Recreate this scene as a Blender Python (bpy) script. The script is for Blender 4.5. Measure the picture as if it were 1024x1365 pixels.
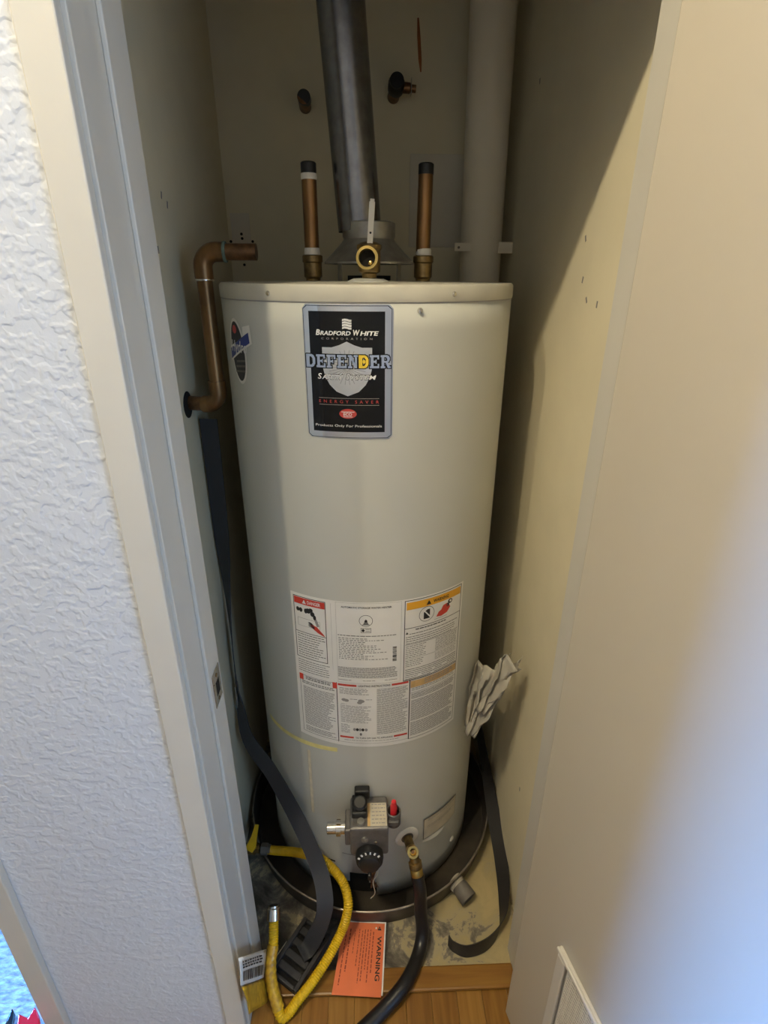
import bpy, bmesh, math, random
from mathutils import Vector, Matrix
random.seed(7)
sc = bpy.context.scene
for o in list(bpy.data.objects): bpy.data.objects.remove(o)
COL = sc.collection
PI = math.pi

# ------------------------------------------------------------------ camera
CAM = Vector((-0.00914, -1.15304, 1.48003)); YAW, PITCH, ROLL, FPX = 0.03828, 0.41465, 0.00415, 719.3
_f = Vector((math.sin(YAW)*math.cos(PITCH), math.cos(YAW)*math.cos(PITCH), -math.sin(PITCH)))
_r0 = Vector((math.cos(YAW), -math.sin(YAW), 0)); _u0 = _r0.cross(_f)
_r = math.cos(ROLL)*_r0 + math.sin(ROLL)*_u0; _u = -math.sin(ROLL)*_r0 + math.cos(ROLL)*_u0
cam = bpy.data.cameras.new('camera'); camo = bpy.data.objects.new('camera', cam); COL.objects.link(camo)
m = Matrix((_r, _u, -_f)).transposed().to_4x4(); m.translation = CAM; camo.matrix_world = m
cam.sensor_fit = 'VERTICAL'; cam.sensor_height = 36; cam.lens = FPX/1365*36; cam.clip_start = .02
sc.camera = camo

# ------------------------------------------------------------------ world, lights, exposure
w = bpy.data.worlds.new('world'); sc.world = w; w.use_nodes = True
bg = w.node_tree.nodes['Background']; bg.inputs[0].default_value = (.62, .74, 1, 1); bg.inputs[1].default_value = .05
sc.view_settings.view_transform = 'Standard'; sc.view_settings.look = 'None'
sc.view_settings.exposure = -0.03; sc.view_settings.gamma = 1; sc.view_settings.use_curve_mapping = False
def bulb(x, y, z, power, col=(1, .855, .58), r=.016):
    l = bpy.data.lights.new('ceiling_bulb', 'POINT'); l.energy = power; l.color = col; l.shadow_soft_size = r
    o = bpy.data.objects.new('ceiling_bulb', l); o.location = (x, y, z); COL.objects.link(o)
bulb(-.48, -1.10, 2.66, 47)
bulb(-.84, -1.10, 2.66, 29)
l = bpy.data.lights.new('side_room_window', 'AREA'); l.shape = 'RECTANGLE'; l.size = .20; l.size_y = 1.3
l.energy = 125; l.color = (.09, .36, 1); l.spread = math.radians(56)
o = bpy.data.objects.new('side_room_window', l); COL.objects.link(o); o.location = (-2.55, .13, 1.35)
o.rotation_euler = Vector((2.97, -1.11, -.75)).to_track_quat('-Z', 'Z').to_euler()

l = bpy.data.lights.new('hall_fill_light', 'AREA'); l.shape = 'RECTANGLE'; l.size = .9; l.size_y = 1.2  # added cool fill for the left wall, in place of bounced daylight
l.energy = 43; l.color = (.44, .68, 1)
o = bpy.data.objects.new('hall_fill_light', l); COL.objects.link(o); o.location = (1.85, -2.97, 1.35)
o.rotation_euler = (PI/2, 0, 0)

# ------------------------------------------------------------------ helpers
def at(x, y, X=None, Y=None, Z=None):
    d = _f + (x-512)/FPX*_r - (y-682.5)/FPX*_u
    if X is not None: t = (X-CAM.x)/d.x
    elif Y is not None: t = (Y-CAM.y)/d.y
    else: t = (Z-CAM.z)/d.z
    return CAM + t*d

def mat(name, col, rough=.6, metal=0, var=.0, vscale=20, bump=0, bscale=60, col2=None, detail=4, spec=.5, coat=0, stretch=None, bdist=.002):
    M = bpy.data.materials.new(name); M.use_nodes = True; nt = M.node_tree; N = nt.nodes; L = nt.links
    b = N['Principled BSDF']; b.inputs['Roughness'].default_value = rough; b.inputs['Metallic'].default_value = metal
    b.inputs['Specular IOR Level'].default_value = spec; b.inputs['Coat Weight'].default_value = coat
    c = (*col, 1); b.inputs['Base Color'].default_value = c
    tc = N.new('ShaderNodeTexCoord'); src = tc.outputs['Object']
    if stretch:
        mp = N.new('ShaderNodeMapping'); mp.inputs['Scale'].default_value = stretch; L.new(src, mp.inputs[0]); src = mp.outputs[0]
    if var or col2:
        n = N.new('ShaderNodeTexNoise'); n.inputs['Scale'].default_value = vscale; n.inputs['Detail'].default_value = detail
        L.new(src, n.inputs['Vector'])
        r = N.new('ShaderNodeValToRGB'); r.color_ramp.elements[0].position = .32; r.color_ramp.elements[1].position = .68
        c2 = col2 if col2 else tuple(v*(1-var) for v in col)
        r.color_ramp.elements[0].color = (*c2, 1); r.color_ramp.elements[1].color = c
        L.new(n.outputs[0], r.inputs[0]); L.new(r.outputs[0], b.inputs['Base Color'])
    if bump:
        n = N.new('ShaderNodeTexNoise'); n.inputs['Scale'].default_value = bscale; n.inputs['Detail'].default_value = 3
        L.new(src, n.inputs['Vector'])
        bp = N.new('ShaderNodeBump'); bp.inputs['Strength'].default_value = bump; bp.inputs['Distance'].default_value = bdist
        L.new(n.outputs[0], bp.inputs['Height']); L.new(bp.outputs[0], b.inputs['Normal'])
    return M

def link(o, parent=None):
    COL.objects.link(o)
    if parent is not None:
        o.parent = parent
        if parent.type == 'EMPTY': o.matrix_parent_inverse = Matrix.Translation(-parent.location)
    return o

def tag(o, label=None, cat=None, group=None, kind=None):
    if label: o['label'] = label
    if cat: o['category'] = cat
    if group: o['group'] = group
    if kind: o['kind'] = kind
    return o

def empty(name, loc, label, cat, group=None):
    o = bpy.data.objects.new(name, None); o.location = loc; o.empty_display_size = .02; COL.objects.link(o)
    return tag(o, label, cat, group)

class MB:
    def __init__(s): s.v = []; s.f = []
    def add(s, vs, fs):
        k = len(s.v); s.v += [tuple(p) for p in vs]; s.f += [tuple(i+k for i in f) for f in fs]; return s
    def box(s, x0, x1, y0, y1, z0, z1, M=None):
        vs = [Vector((x, y, z)) for z in (z0, z1) for y in (y0, y1) for x in (x0, x1)]
        if M is not None: vs = [M @ p for p in vs]
        return s.add(vs, [(0, 2, 3, 1), (4, 5, 7, 6), (0, 1, 5, 4), (2, 6, 7, 3), (0, 4, 6, 2), (1, 3, 7, 5)])
    def tube(s, pts, rad, n=14, caps=True):
        pts = [Vector(p) for p in pts]; R = rad if isinstance(rad, (list, tuple)) else [rad]*len(pts)
        T = []
        for i in range(len(pts)):
            a = pts[max(0, i-1)]; b = pts[min(len(pts)-1, i+1)]; T.append((b-a).normalized() if (b-a).length > 1e-9 else Vector((0, 0, 1)))
        nrm = T[0].orthogonal().normalized(); vs = []; fs = []
        for i, p in enumerate(pts):
            nrm = (nrm - T[i]*nrm.dot(T[i])).normalized(); bi = T[i].cross(nrm)
            for k in range(n):
                a = 2*PI*k/n; vs.append(p + R[i]*(math.cos(a)*nrm + math.sin(a)*bi))
        for i in range(len(pts)-1):
            for k in range(n):
                k2 = (k+1) % n; fs.append((i*n+k, i*n+k2, (i+1)*n+k2, (i+1)*n+k))
        if caps: fs.append(tuple(reversed(range(n)))); fs.append(tuple(range((len(pts)-1)*n, len(pts)*n)))
        return s.add(vs, fs)
    def lathe(s, prof, org=(0, 0, 0), axis=(0, 0, 1), n=32):
        # prof: (radius, height along axis)
        ax = Vector(axis).normalized(); e1 = ax.orthogonal().normalized(); e2 = ax.cross(e1); o = Vector(org); vs = []; fs = []
        for (r, h) in prof:
            for k in range(n):
                a = 2*PI*k/n; vs.append(o + ax*h + r*(math.cos(a)*e1 + math.sin(a)*e2))
        for i in range(len(prof)-1):
            for k in range(n):
                k2 = (k+1) % n; fs.append((i*n+k, i*n+k2, (i+1)*n+k2, (i+1)*n+k))
        if prof[0][0] > 1e-5 and prof[0] != prof[-1]: fs.append(tuple(reversed(range(n))))
        if prof[-1][0] > 1e-5 and prof[0] != prof[-1]: fs.append(tuple(range((len(prof)-1)*n, len(prof)*n)))
        return s.add(vs, fs)
    def ribbon(s, pts, wv, width, thick):
        pts = [Vector(p) for p in pts]; W = [Vector(x).normalized() for x in wv]; vs = []; fs = []
        wd = width if isinstance(width, (list, tuple)) else [width]*len(pts)
        for i, p in enumerate(pts):
            t = (pts[min(len(pts)-1, i+1)] - pts[max(0, i-1)]).normalized()
            c = (W[i] - t*W[i].dot(t)).normalized(); nn = t.cross(c)
            for (a, b) in ((-.5, -.5), (.5, -.5), (.5, .5), (-.5, .5)): vs.append(p + c*a*wd[i] + nn*b*thick)
        for i in range(len(pts)-1):
            for k in range(4):
                k2 = (k+1) % 4; fs.append((i*4+k, i*4+k2, i*4+4+k2, i*4+4+k))
        fs += [(3, 2, 1, 0), tuple(len(vs)-4+k for k in range(4))]
        return s.add(vs, fs)
    def build(s, name, M, parent=None, smooth=True, bevel=0, kind=None, angle=40):
        me = bpy.data.meshes.new(name); me.from_pydata(s.v, [], s.f); me.update()
        bm = bmesh.new(); bm.from_mesh(me); bmesh.ops.recalc_face_normals(bm, faces=bm.faces); bm.to_mesh(me); bm.free()
        me.materials.append(M)
        if smooth:
            me.polygons.foreach_set('use_smooth', [True]*len(me.polygons)); me.set_sharp_from_angle(angle=math.radians(angle))
        o = bpy.data.objects.new(name, me); link(o, parent)
        if bevel:
            b = o.modifiers.new('bevel', 'BEVEL'); b.width = bevel; b.segments = 2; b.limit_method = 'ANGLE'
        if kind: o['kind'] = kind
        return o
    def sheet(s, name, M, parent=None):      # flat print: normals left as drawn
        me = bpy.data.meshes.new(name); me.from_pydata(s.v, [], s.f); me.update(); me.materials.append(M)
        o = bpy.data.objects.new(name, me); return link(o, parent)

def bx(name, M, x0, x1, y0, y1, z0, z1, parent=None, bevel=.0015, kind=None):
    return MB().box(x0, x1, y0, y1, z0, z1).build(name, M, parent, smooth=False, bevel=bevel, kind=kind)

def spline(P, n=10):
    P = [Vector(p) for p in P]; out = []
    for i in range(len(P)-1):
        p0 = P[max(0, i-1)]; p1 = P[i]; p2 = P[i+1]; p3 = P[min(len(P)-1, i+2)]
        for k in range(n):
            t = k/n
            out.append(.5*((2*p1) + (p2-p0)*t + (2*p0-5*p1+4*p2-p3)*t*t + (3*p1-p0-3*p2+p3)*t**3))
    out.append(P[-1]); return out

def text2d(body, bold=0., shear=0., spacing=1.):
    c = bpy.data.curves.new('lettering', 'FONT'); c.body = body; c.offset = bold; c.shear = shear; c.space_character = spacing
    c.resolution_u = 3; c.fill_mode = 'FRONT'
    o = bpy.data.objects.new('lettering', c); COL.objects.link(o); bpy.context.view_layer.update()
    me = o.to_mesh(); vs = [(v.co.x, v.co.y) for v in me.vertices]; fs = [tuple(p.vertices) for p in me.polygons]
    o.to_mesh_clear(); bpy.data.objects.remove(o); bpy.data.curves.remove(c)
    x0 = min(v[0] for v in vs); x1 = max(v[0] for v in vs); y0 = min(v[1] for v in vs); y1 = max(v[1] for v in vs)
    return [((x-x0)/(x1-x0), (y-y0)/(y1-y0)) for x, y in vs], fs

def put_text(mb, body, fn, u0, u1, v0, v1, **k):
    vs, fs = text2d(body, **k); mb.add([fn(u0+(u1-u0)*x, v0+(v1-v0)*y) for x, y in vs], fs)

# ------------------------------------------------------------------ materials
def wall_texture_mat():
    M = bpy.data.materials.new('knockdown_plaster'); M.use_nodes = True; nt = M.node_tree; N = nt.nodes; L = nt.links
    b = N['Principled BSDF']; b.inputs['Base Color'].default_value = (.66, .70, .785, 1); b.inputs['Roughness'].default_value = .55
    tc = N.new('ShaderNodeTexCoord'); n1 = N.new('ShaderNodeTexNoise'); n1.inputs['Scale'].default_value = 85; n1.inputs['Detail'].default_value = 1.5; n1.inputs['Distortion'].default_value = .1
    L.new(tc.outputs['Object'], n1.inputs['Vector'])
    r = N.new('ShaderNodeValToRGB'); r.color_ramp.elements[0].position = .42; r.color_ramp.elements[1].position = .60; L.new(n1.outputs[0], r.inputs[0])
    n2 = N.new('ShaderNodeTexNoise'); n2.inputs['Scale'].default_value = 190; n2.inputs['Detail'].default_value = 2; L.new(tc.outputs['Object'], n2.inputs['Vector'])
    a = N.new('ShaderNodeMath'); a.operation = 'MULTIPLY_ADD'; a.inputs[1].default_value = .35; L.new(n2.outputs[0], a.inputs[0]); L.new(r.outputs[0], a.inputs[2])
    bp = N.new('ShaderNodeBump'); bp.inputs['Strength'].default_value = .42; bp.inputs['Distance'].default_value = .0016
    L.new(a.outputs[0], bp.inputs['Height']); L.new(bp.outputs[0], b.inputs['Normal']); return M

M_plaster = wall_texture_mat()
M_inner = mat('closet_paint', (.78, .71, .52), .75, var=.07, vscale=7, bump=.25, bscale=160, bdist=.001)
M_trim = mat('trim_paint', (.66, .635, .58), .42, var=.03, vscale=12, bump=.06, bscale=90)
M_caulk = mat('yellowed_caulk', (.66, .58, .40), .6, var=.2, vscale=60, bump=.5, bscale=140)
M_door = mat('door_paint', (.55, .505, .425), .48, var=.02, vscale=6, bump=.10, bscale=220, bdist=.0006)
M_ceil = mat('ceiling_paint', (.72, .70, .66), .9, bump=.2, bscale=80)
M_tank = mat('tank_enamel', (.595, .605, .565), .36, var=.03, vscale=5, bump=.05, bscale=300, bdist=.0005)
M_tanktop = mat('tank_lid_enamel', (.58, .56, .48), .5, var=.12, vscale=14)
M_galv = mat('galvanized_steel', (.26, .26, .27), .27, .92, var=.25, vscale=60)
M_galv2 = mat('dull_zinc', (.42, .41, .38), .45, .75, var=.3, vscale=40)
M_white_pipe = mat('painted_pipe', (.84, .77, .62), .6, var=.06, vscale=9, bump=.1, bscale=120)
M_copper = mat('aged_copper', (.33, .17, .075), .42, .8, var=.55, vscale=38, col2=(.10, .055, .03))
M_copper_l = mat('brown_copper', (.36, .20, .085), .38, .85, vscale=26, col2=(.10, .055, .025), stretch=(1, 1, .25))
M_brass = mat('old_brass', (.36, .25, .10), .38, .85, vscale=45, col2=(.15, .10, .045))
M_brass_b = mat('bright_brass', (.70, .50, .16), .28, .95, var=.2, vscale=40)
M_tape = mat('white_thread_tape', (.82, .79, .72), .7, bump=.3, bscale=300)
M_black = mat('black_plastic', (.012, .012, .013), .42)
M_dark = mat('dark_cavity', (.008, .007, .006), .9)
M_rubber = mat('black_rubber', (.012, .012, .014), .33, bump=.1, bscale=200)
M_strap = mat('charcoal_strap', (.032, .033, .038), .42, bump=.15, bscale=220)
M_strapb = mat('black_strap', (.022, .021, .022), .5, bump=.15, bscale=220)
M_slot = mat('charcoal_plate', (.030, .030, .034), .55, bump=.2, bscale=120)
M_pan = mat('tarnished_pan_metal', (.13, .115, .10), .5, .6, vscale=16, col2=(.05, .042, .035))
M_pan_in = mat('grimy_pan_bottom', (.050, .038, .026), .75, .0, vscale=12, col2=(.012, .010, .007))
M_rim = mat('worn_rim', (.46, .41, .35), .35, .8, var=.5, vscale=30)
M_yellow = mat('yellow_coating', (.78, .49, .010), .38, var=.18, vscale=40)
M_yellow_d = mat('dirty_yellow_sleeve', (.68, .43, .03), .32, vscale=90, col2=(.38, .21, .02), coat=.4)
M_yellow_t = mat('yellow_tape', (.90, .82, .34), .6, var=.15, vscale=60)
M_tan_t = mat('tan_strip', (.82, .75, .58), .6, var=.2, vscale=50)
M_steel = mat('bright_steel', (.72, .70, .66), .25, 1, var=.2, vscale=60)
M_grey_alu = mat('cast_aluminium', (.22, .21, .205), .48, .6, var=.25, vscale=50, bump=.2, bscale=200)
M_red = mat('red_plastic', (.60, .02, .03), .35)
M_orange = mat('orange_card', (.86, .215, .085), .6, var=.07, vscale=30)
M_ink = mat('black_ink', (.02, .018, .018), .6)
M_ink_r = mat('dark_red_ink', (.30, .05, .025), .65)
M_grey_ink = mat('grey_print', (.20, .195, .19), .7)
M_grey_ink2 = mat('pale_grey_print', (.34, .33, .32), .7)
M_paper = mat('label_paper', (.88, .87, .83), .42, var=.03, vscale=40)
M_paper_t = mat('tan_label_paper', (.68, .62, .49), .5, var=.2, vscale=30)
M_white = mat('white_print', (.86, .86, .86), .45)
M_label_red = mat('label_red', (.62, .055, .035), .45)
M_label_or = mat('label_orange', (.85, .42, .025), .45)
M_label_or2 = mat('faded_label_orange', (.72, .47, .20), .5, var=.2, vscale=120)
M_label_black = mat('label_black', (.004, .004, .004), .15, spec=.35)
M_chrome = mat('label_silver', (.86, .85, .82), .10, 1)
M_shield = mat('brushed_shield', (.82, .82, .80), .28, .9)
M_lblue = mat('pale_blue_print', (.42, .50, .68), .3, .4)
M_gold = mat('gold_print', (.85, .62, .06), .4)
M_blue = mat('banner_blue', (.02, .045, .25), .4)
M_badge_red = mat('badge_red', (.55, .06, .05), .4)
M_bag = mat('crumpled_paper', (.40, .375, .32), .65, var=.12, vscale=14, bump=.4, bscale=40)
M_pvc = mat('grey_pvc', (.50, .46, .39), .5, var=.25, vscale=30)
M_pvc_d = mat('grimy_pvc', (.17, .155, .135), .55, var=.4, vscale=30)
M_rust = mat('rusty_streak', (.40, .13, .035), .7, var=.4, vscale=40)
M_patch = mat('patched_drywall', (.72, .67, .56), .8, var=.05, vscale=10, bump=.2, bscale=120)
M_ox = mat('green_oxide', (.16, .22, .17), .8, var=.4, vscale=80)
def wood(name, a, b, sx=1.):
    M = bpy.data.materials.new(name); M.use_nodes = True; N = M.node_tree.nodes; L = M.node_tree.links; p = N['Principled BSDF']; p.inputs['Roughness'].default_value = .34
    tc = N.new('ShaderNodeTexCoord'); mp = N.new('ShaderNodeMapping'); mp.inputs['Scale'].default_value = (1, .07, 1) if sx else (.07, 1, 1)
    n = N.new('ShaderNodeTexNoise'); n.inputs['Scale'].default_value = 75; n.inputs['Detail'].default_value = 6; n.inputs['Distortion'].default_value = .4
    r = N.new('ShaderNodeValToRGB'); r.color_ramp.elements[0].position = .3; r.color_ramp.elements[1].position = .7
    r.color_ramp.elements[0].color = (*b, 1); r.color_ramp.elements[1].color = (*a, 1)
    L.new(tc.outputs['Object'], mp.inputs[0]); L.new(mp.outputs[0], n.inputs['Vector']); L.new(n.outputs[0], r.inputs[0]); L.new(r.outputs[0], p.inputs['Base Color']); return M
M_wood = [wood('honey_oak_a', (.30, .150, .030), (.19, .084, .015)), wood('honey_oak_b', (.34, .178, .040), (.235, .110, .021)), wood('honey_oak_c', (.265, .126, .026), (.175, .075, .013))]
M_woodt = wood('oak_threshold', (.29, .145, .030), (.195, .085, .015), 0)
def stained_floor():
    M = bpy.data.materials.new('stained_subfloor'); M.use_nodes = True; N = M.node_tree.nodes; L = M.node_tree.links; p = N['Principled BSDF']; p.inputs['Roughness'].default_value = .55
    tc = N.new('ShaderNodeTexCoord')
    n = N.new('ShaderNodeTexNoise'); n.inputs['Scale'].default_value = 13; n.inputs['Detail'].default_value = 9; n.inputs['Roughness'].default_value = .68; n.inputs['Distortion'].default_value = .7
    L.new(tc.outputs['Object'], n.inputs['Vector'])
    sx = N.new('ShaderNodeSeparateXYZ'); L.new(tc.outputs['Object'], sx.inputs[0])
    mr = N.new('ShaderNodeMapRange'); mr.inputs['From Min'].default_value = .02; mr.inputs['From Max'].default_value = .34; mr.inputs['To Min'].default_value = -.09; mr.inputs['To Max'].default_value = .13
    L.new(sx.outputs[0], mr.inputs[0])
    a = N.new('ShaderNodeMath'); L.new(n.outputs[0], a.inputs[0]); L.new(mr.outputs[0], a.inputs[1])
    r = N.new('ShaderNodeValToRGB'); e = r.color_ramp.elements
    e[0].position = .30; e[0].color = (.045, .038, .03, 1); e[1].position = .60; e[1].color = (.42, .345, .185, 1)
    for pos, c in ((.42, (.13, .115, .09)), (.49, (.24, .21, .16)), (.505, (.40, .34, .21)), (.72, (.47, .38, .20))):
        q = e.new(pos); q.color = (*c, 1)
    L.new(a.outputs[0], r.inputs[0]); L.new(r.outputs[0], p.inputs['Base Color'])
    bp = N.new('ShaderNodeBump'); bp.inputs['Strength'].default_value = .4; bp.inputs['Distance'].default_value = .002; L.new(n.outputs[0], bp.inputs['Height']); L.new(bp.outputs[0], p.inputs['Normal'])
    return M
M_subfloor = stained_floor()
M_carpet = mat('carpet_pile', (.52, .54, .56), .95, var=.6, vscale=95, bump=1, bscale=110, bdist=.008, stretch=(.6, 1.3, 1))

# ------------------------------------------------------------------ setting
YF, YC, YB = -.525, -.5393, -.399        # wall face, casing face, closet side of the front wall
XL, XR, YK = -.357, .357, .441
S = 'structure'
HZ = 1.995
bx('wall_front_left', M_plaster, -.672, -.285, YF, YB, -.01, 2.75, bevel=0, kind=S)
bx('wall_front_right', M_plaster, .345, 2.9, YF, YB, -.01, 2.75, bevel=0, kind=S)
bx('wall_front_header', M_plaster, -.285, .345, YF, YB, HZ+.012, 2.75, bevel=0, kind=S)
bx('wall_side_header', M_plaster, -1.55, -.672, YF, YB, HZ+.012, 2.75, bevel=0, kind=S)
bx('wall_far_left', M_plaster, -2.9, -1.55, YF, YB, -.01, 2.75, bevel=0, kind=S)
wl = bx('wall_closet_left', M_inner, XL-.1, XL, YB, YK+.1, -.01, 2.75, bevel=0, kind=S)
wr = bx('wall_closet_right', M_inner, XR, XR+.1, YB, YK+.1, -.01, 2.75, bevel=0, kind=S)
wb = bx('wall_closet_back', M_inner, XL, XR, YK, YK+.1, -.01, 2.75, bevel=0, kind=S)
bx('wall_hall_back', M_plaster, -2.9, 1.40, -3.1, -3.0, -.01, 2.75, bevel=0, kind=S)
bx('wall_hall_back_right', M_plaster, 2.30, 2.9, -3.1, -3.0, -.01, 2.75, bevel=0, kind=S)
bx('wall_fill_opening_sill', M_plaster, 1.40, 2.30, -3.1, -3.0, -.01, .75, bevel=0, kind=S)  # unseen wall below the opening made up for the added hall fill
bx('wall_fill_opening_head', M_plaster, 1.40, 2.30, -3.1, -3.0, 1.95, 2.75, bevel=0, kind=S)  # unseen wall above that made-up opening
bx('ceiling', M_ceil, -2.9, 2.9, -3.1, YK+.1, 2.75, 2.85, bevel=0, kind=S)
bx('floor_closet', M_subfloor, XL, XR, -.434, YK, -.03, 0, bevel=0, kind=S)
fl = bx('floor', M_wood[2], -2.9, 2.9, -3.1, -.434, -.04, -.006, bevel=0, kind=S)
bx('floor_carpet', M_carpet, -2.9, -.672, YF, 2.2, -.0055, .008, bevel=0, kind=S)
xs = -.56; i = 0; pm = [None]*3
while xs < .62:
    wdt = .0572
    y0, y1 = -1.25, -.4345
    cuts = [y0, [-.80, -1.02, -.62][i % 3] + .03*math.sin(i*2.3), y1]
    for k in range(2):
        bx('plank', M_wood[(i*2+k*1+(i//3)) % 3], xs+.0003, xs+wdt-.0003, cuts[k]+.0003, cuts[k+1]-.0003, -.006, 0, parent=fl, bevel=.0006)
    xs += wdt; i += 1
th = bx('trim_9', M_woodt, -.2620, .321, -.482, -.434, .0005, .011, bevel=.004, kind=S)

# closet door frame, left
t1 = bx('trim_1', M_trim, -.3122, -.2729, YC, YF, -.006, HZ+.040, bevel=.002, kind=S)
MB().tube([(-.3130, YF-.0012, .0), (-.3130, YF-.0012, 2.03)], .0022, 6).build('caulk_bead', M_caulk, t1)
j1 = MB().box(-.285, -.2684, YF, YB, 0, HZ+.012).build('trim_2', M_trim, None, smooth=False, bevel=.0012, kind=S)
MB().box(-.2684, -.2624, -.458, YB, 0, HZ).build('door_stop', M_trim, j1, smooth=False, bevel=.0015)
xs_ = -.2624
def sy(px, py): return at(px, py, X=xs_)
q0 = sy(280, 888); q1 = sy(286, 920)
yc_ = (YB-.458)/2
sp = MB().box(xs_+.0001, xs_+.0017, yc_-.020, yc_+.020, .812, .878).build('strike_plate', M_steel, j1, smooth=False, bevel=.0008)
MB().box(xs_+.0018, xs_+.00185, yc_-.008, yc_+.010, .828, .856).build('latch_hole', M_dark, sp, smooth=False)
for z in (.867, .819): MB().lathe([(0, .0008), (.0035, .0006), (.0035, 0)], (xs_+.0018, yc_, z), (1, 0, 0), 10).build('screw', M_brass, sp)
MB().box(xs_+.0018, xs_+.0030, yc_-.0205, yc_-.015, .822, .860).build('strike_lip', M_steel, sp, smooth=False, bevel=.0005)
# right jamb and casing, head
bx('trim_3', M_trim, .321, .345, YF, YB, 0, HZ+.012, kind=S)
bx('trim_4', M_trim, .347, .388, YC, YF, -.006, HZ+.040, bevel=.002, kind=S)
bx('trim_5', M_trim, -.2729, .347, YC, YF, HZ, HZ+.040, bevel=.002, kind=S)
bx('trim_6', M_trim, -.2684, .321, YF, YB, HZ, HZ+.012, kind=S)
# side doorway frame
bx('trim_7', M_trim, -.678, -.637, YC, YF, -.006, HZ+.040, bevel=.002, kind=S)
bx('trim_8', M_trim, -.688, -.672, YF, YB, .008, HZ+.012, kind=S)

# marks on the closet walls
MB().tube([at(557.5, 24, Y=.4405), at(558.5, 50, Y=.4405), at(560, 80, Y=.4405), at(561, 96, Y=.4405)], [.0022, .004, .0038, .0015], 8).build('rust_streak', M_rust, wb)
a = at(547, 205, Y=YK); b = at(640, 330, Y=YK)
MB().box(a.x, b.x, YK-.003, YK, b.z, a.z).build('drywall_patch', M_patch, wb, smooth=False, bevel=.001)
a = at(307, 290, Y=YK); b = at(337, 345, Y=YK)
MB().box(a.x, b.x, YK-.002, YK, b.z, a.z+.01).build('patch_plate', M_patch, wb, smooth=False, bevel=.001)
for px in ((308, 322), (323, 318), (337, 322), (326, 353), (322, 312)):
    p = at(*px, Y=YK-.002); MB().lathe([(0, 0), (.0035, 0), (.0035, .002), (0, .0021)], p, (0, -1, 0), 8).build('nail_hole', M_dark, wb)
for px in ((720, 108), (781, 318), (777, 373), (782, 400), (796, 406), (693, 1052)):
    p = at(*px, X=XR); MB().box(-.0004, .0004, -.002, .002, -.005, .005, Matrix.Translation(p) @ Matrix.Rotation(random.uniform(-.7, .7), 4, 'X')).build('scuff_mark', M_grey_ink, wr, smooth=False)
for px in ((223, 273), (211, 333), (215, 260), (186, 213)):
    p = at(*px, X=XL); MB().box(-.0004, .0004, -.002, .002, -.006, .006, Matrix.Translation(p) @ Matrix.Rotation(random.uniform(-.4, .4), 4, 'X')).build('scuff_mark', M_grey_ink, wl, smooth=False)

# open door with vent grille
DA = math.radians(13); DO = Vector((.284, YF, 0)); Dd = Vector((math.sin(DA), -math.cos(DA), 0)); Dn = Vector((-math.cos(DA), -math.sin(DA), 0))
DM = Matrix((( Dd.x, Dn.x, 0, DO.x), (Dd.y, Dn.y, 0, DO.y), (0, 0, 1, 0), (0, 0, 0, 1)))   # local x along leaf, y towards the opening
def dplane(x, y):
    d = _f + (x-512)/FPX*_r - (y-682.5)/FPX*_u; t = (DO-CAM).dot(Dn)/d.dot(Dn); p = CAM + t*d; return (p-DO).dot(Dd), p.z
dr = MB().box(0, .60, -.035, 0, .012, HZ-.006, DM).build('door_1', M_door, None, smooth=False, bevel=.0018, kind=S)
tv, zv = dplane(750, 1259)
vw, vh = .29, .29
fr = MB(); e = .030
for (x0, x1, z0, z1) in ((tv, tv+vw, zv-.02, zv), (tv, tv+vw, zv-vh, zv-vh+.02), (tv, tv+.02, zv-vh+.02, zv-.02), (tv+vw-.02, tv+vw, zv-vh+.02, zv-.02)):
    fr.box(x0, x1, 0, .006, z0, z1, DM)
vf = fr.build('vent_frame', M_trim, dr, smooth=False, bevel=.002)
MB().box(tv, tv+vw, .006, .011, zv-.006, zv+.001, DM).build('vent_lip', M_trim, vf, smooth=False, bevel=.002)
MB().box(tv+.02, tv+vw-.02, .0002, .001, zv-vh+.02, zv-.02, DM).build('vent_backing', M_grey_ink, vf, smooth=False)
g = MB(); cols = 22; rows = 30
gx0, gx1, gz0, gz1 = tv+.026, tv+vw-.026, zv-vh+.026, zv-.026
for c in range(cols+1):
    x = gx0+(gx1-gx0)*c/cols; g.box(x-.0012, x+.0012, .001, .0022, gz0, gz1, DM)
for r in range(rows+1):
    z = gz0+(gz1-gz0)*r/rows; g.box(gx0, gx1, .0012, .0024, z-.0018, z+.0018, DM)
g.build('vent_mesh', M_trim, vf, smooth=False, kind='stuff')

# ------------------------------------------------------------------ water heater
R = .28; ZT = 1.466
WH = empty('water_heater', (0, 0, .004), 'tall beige tank water heater standing in the round pan', 'water heater')
def cyl(s, z, off=0): a = s/R; return ((R+off)*math.sin(a), -(R+off)*math.cos(a), z)
def cy(off): return lambda s, z: cyl(s, z, off)
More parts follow.
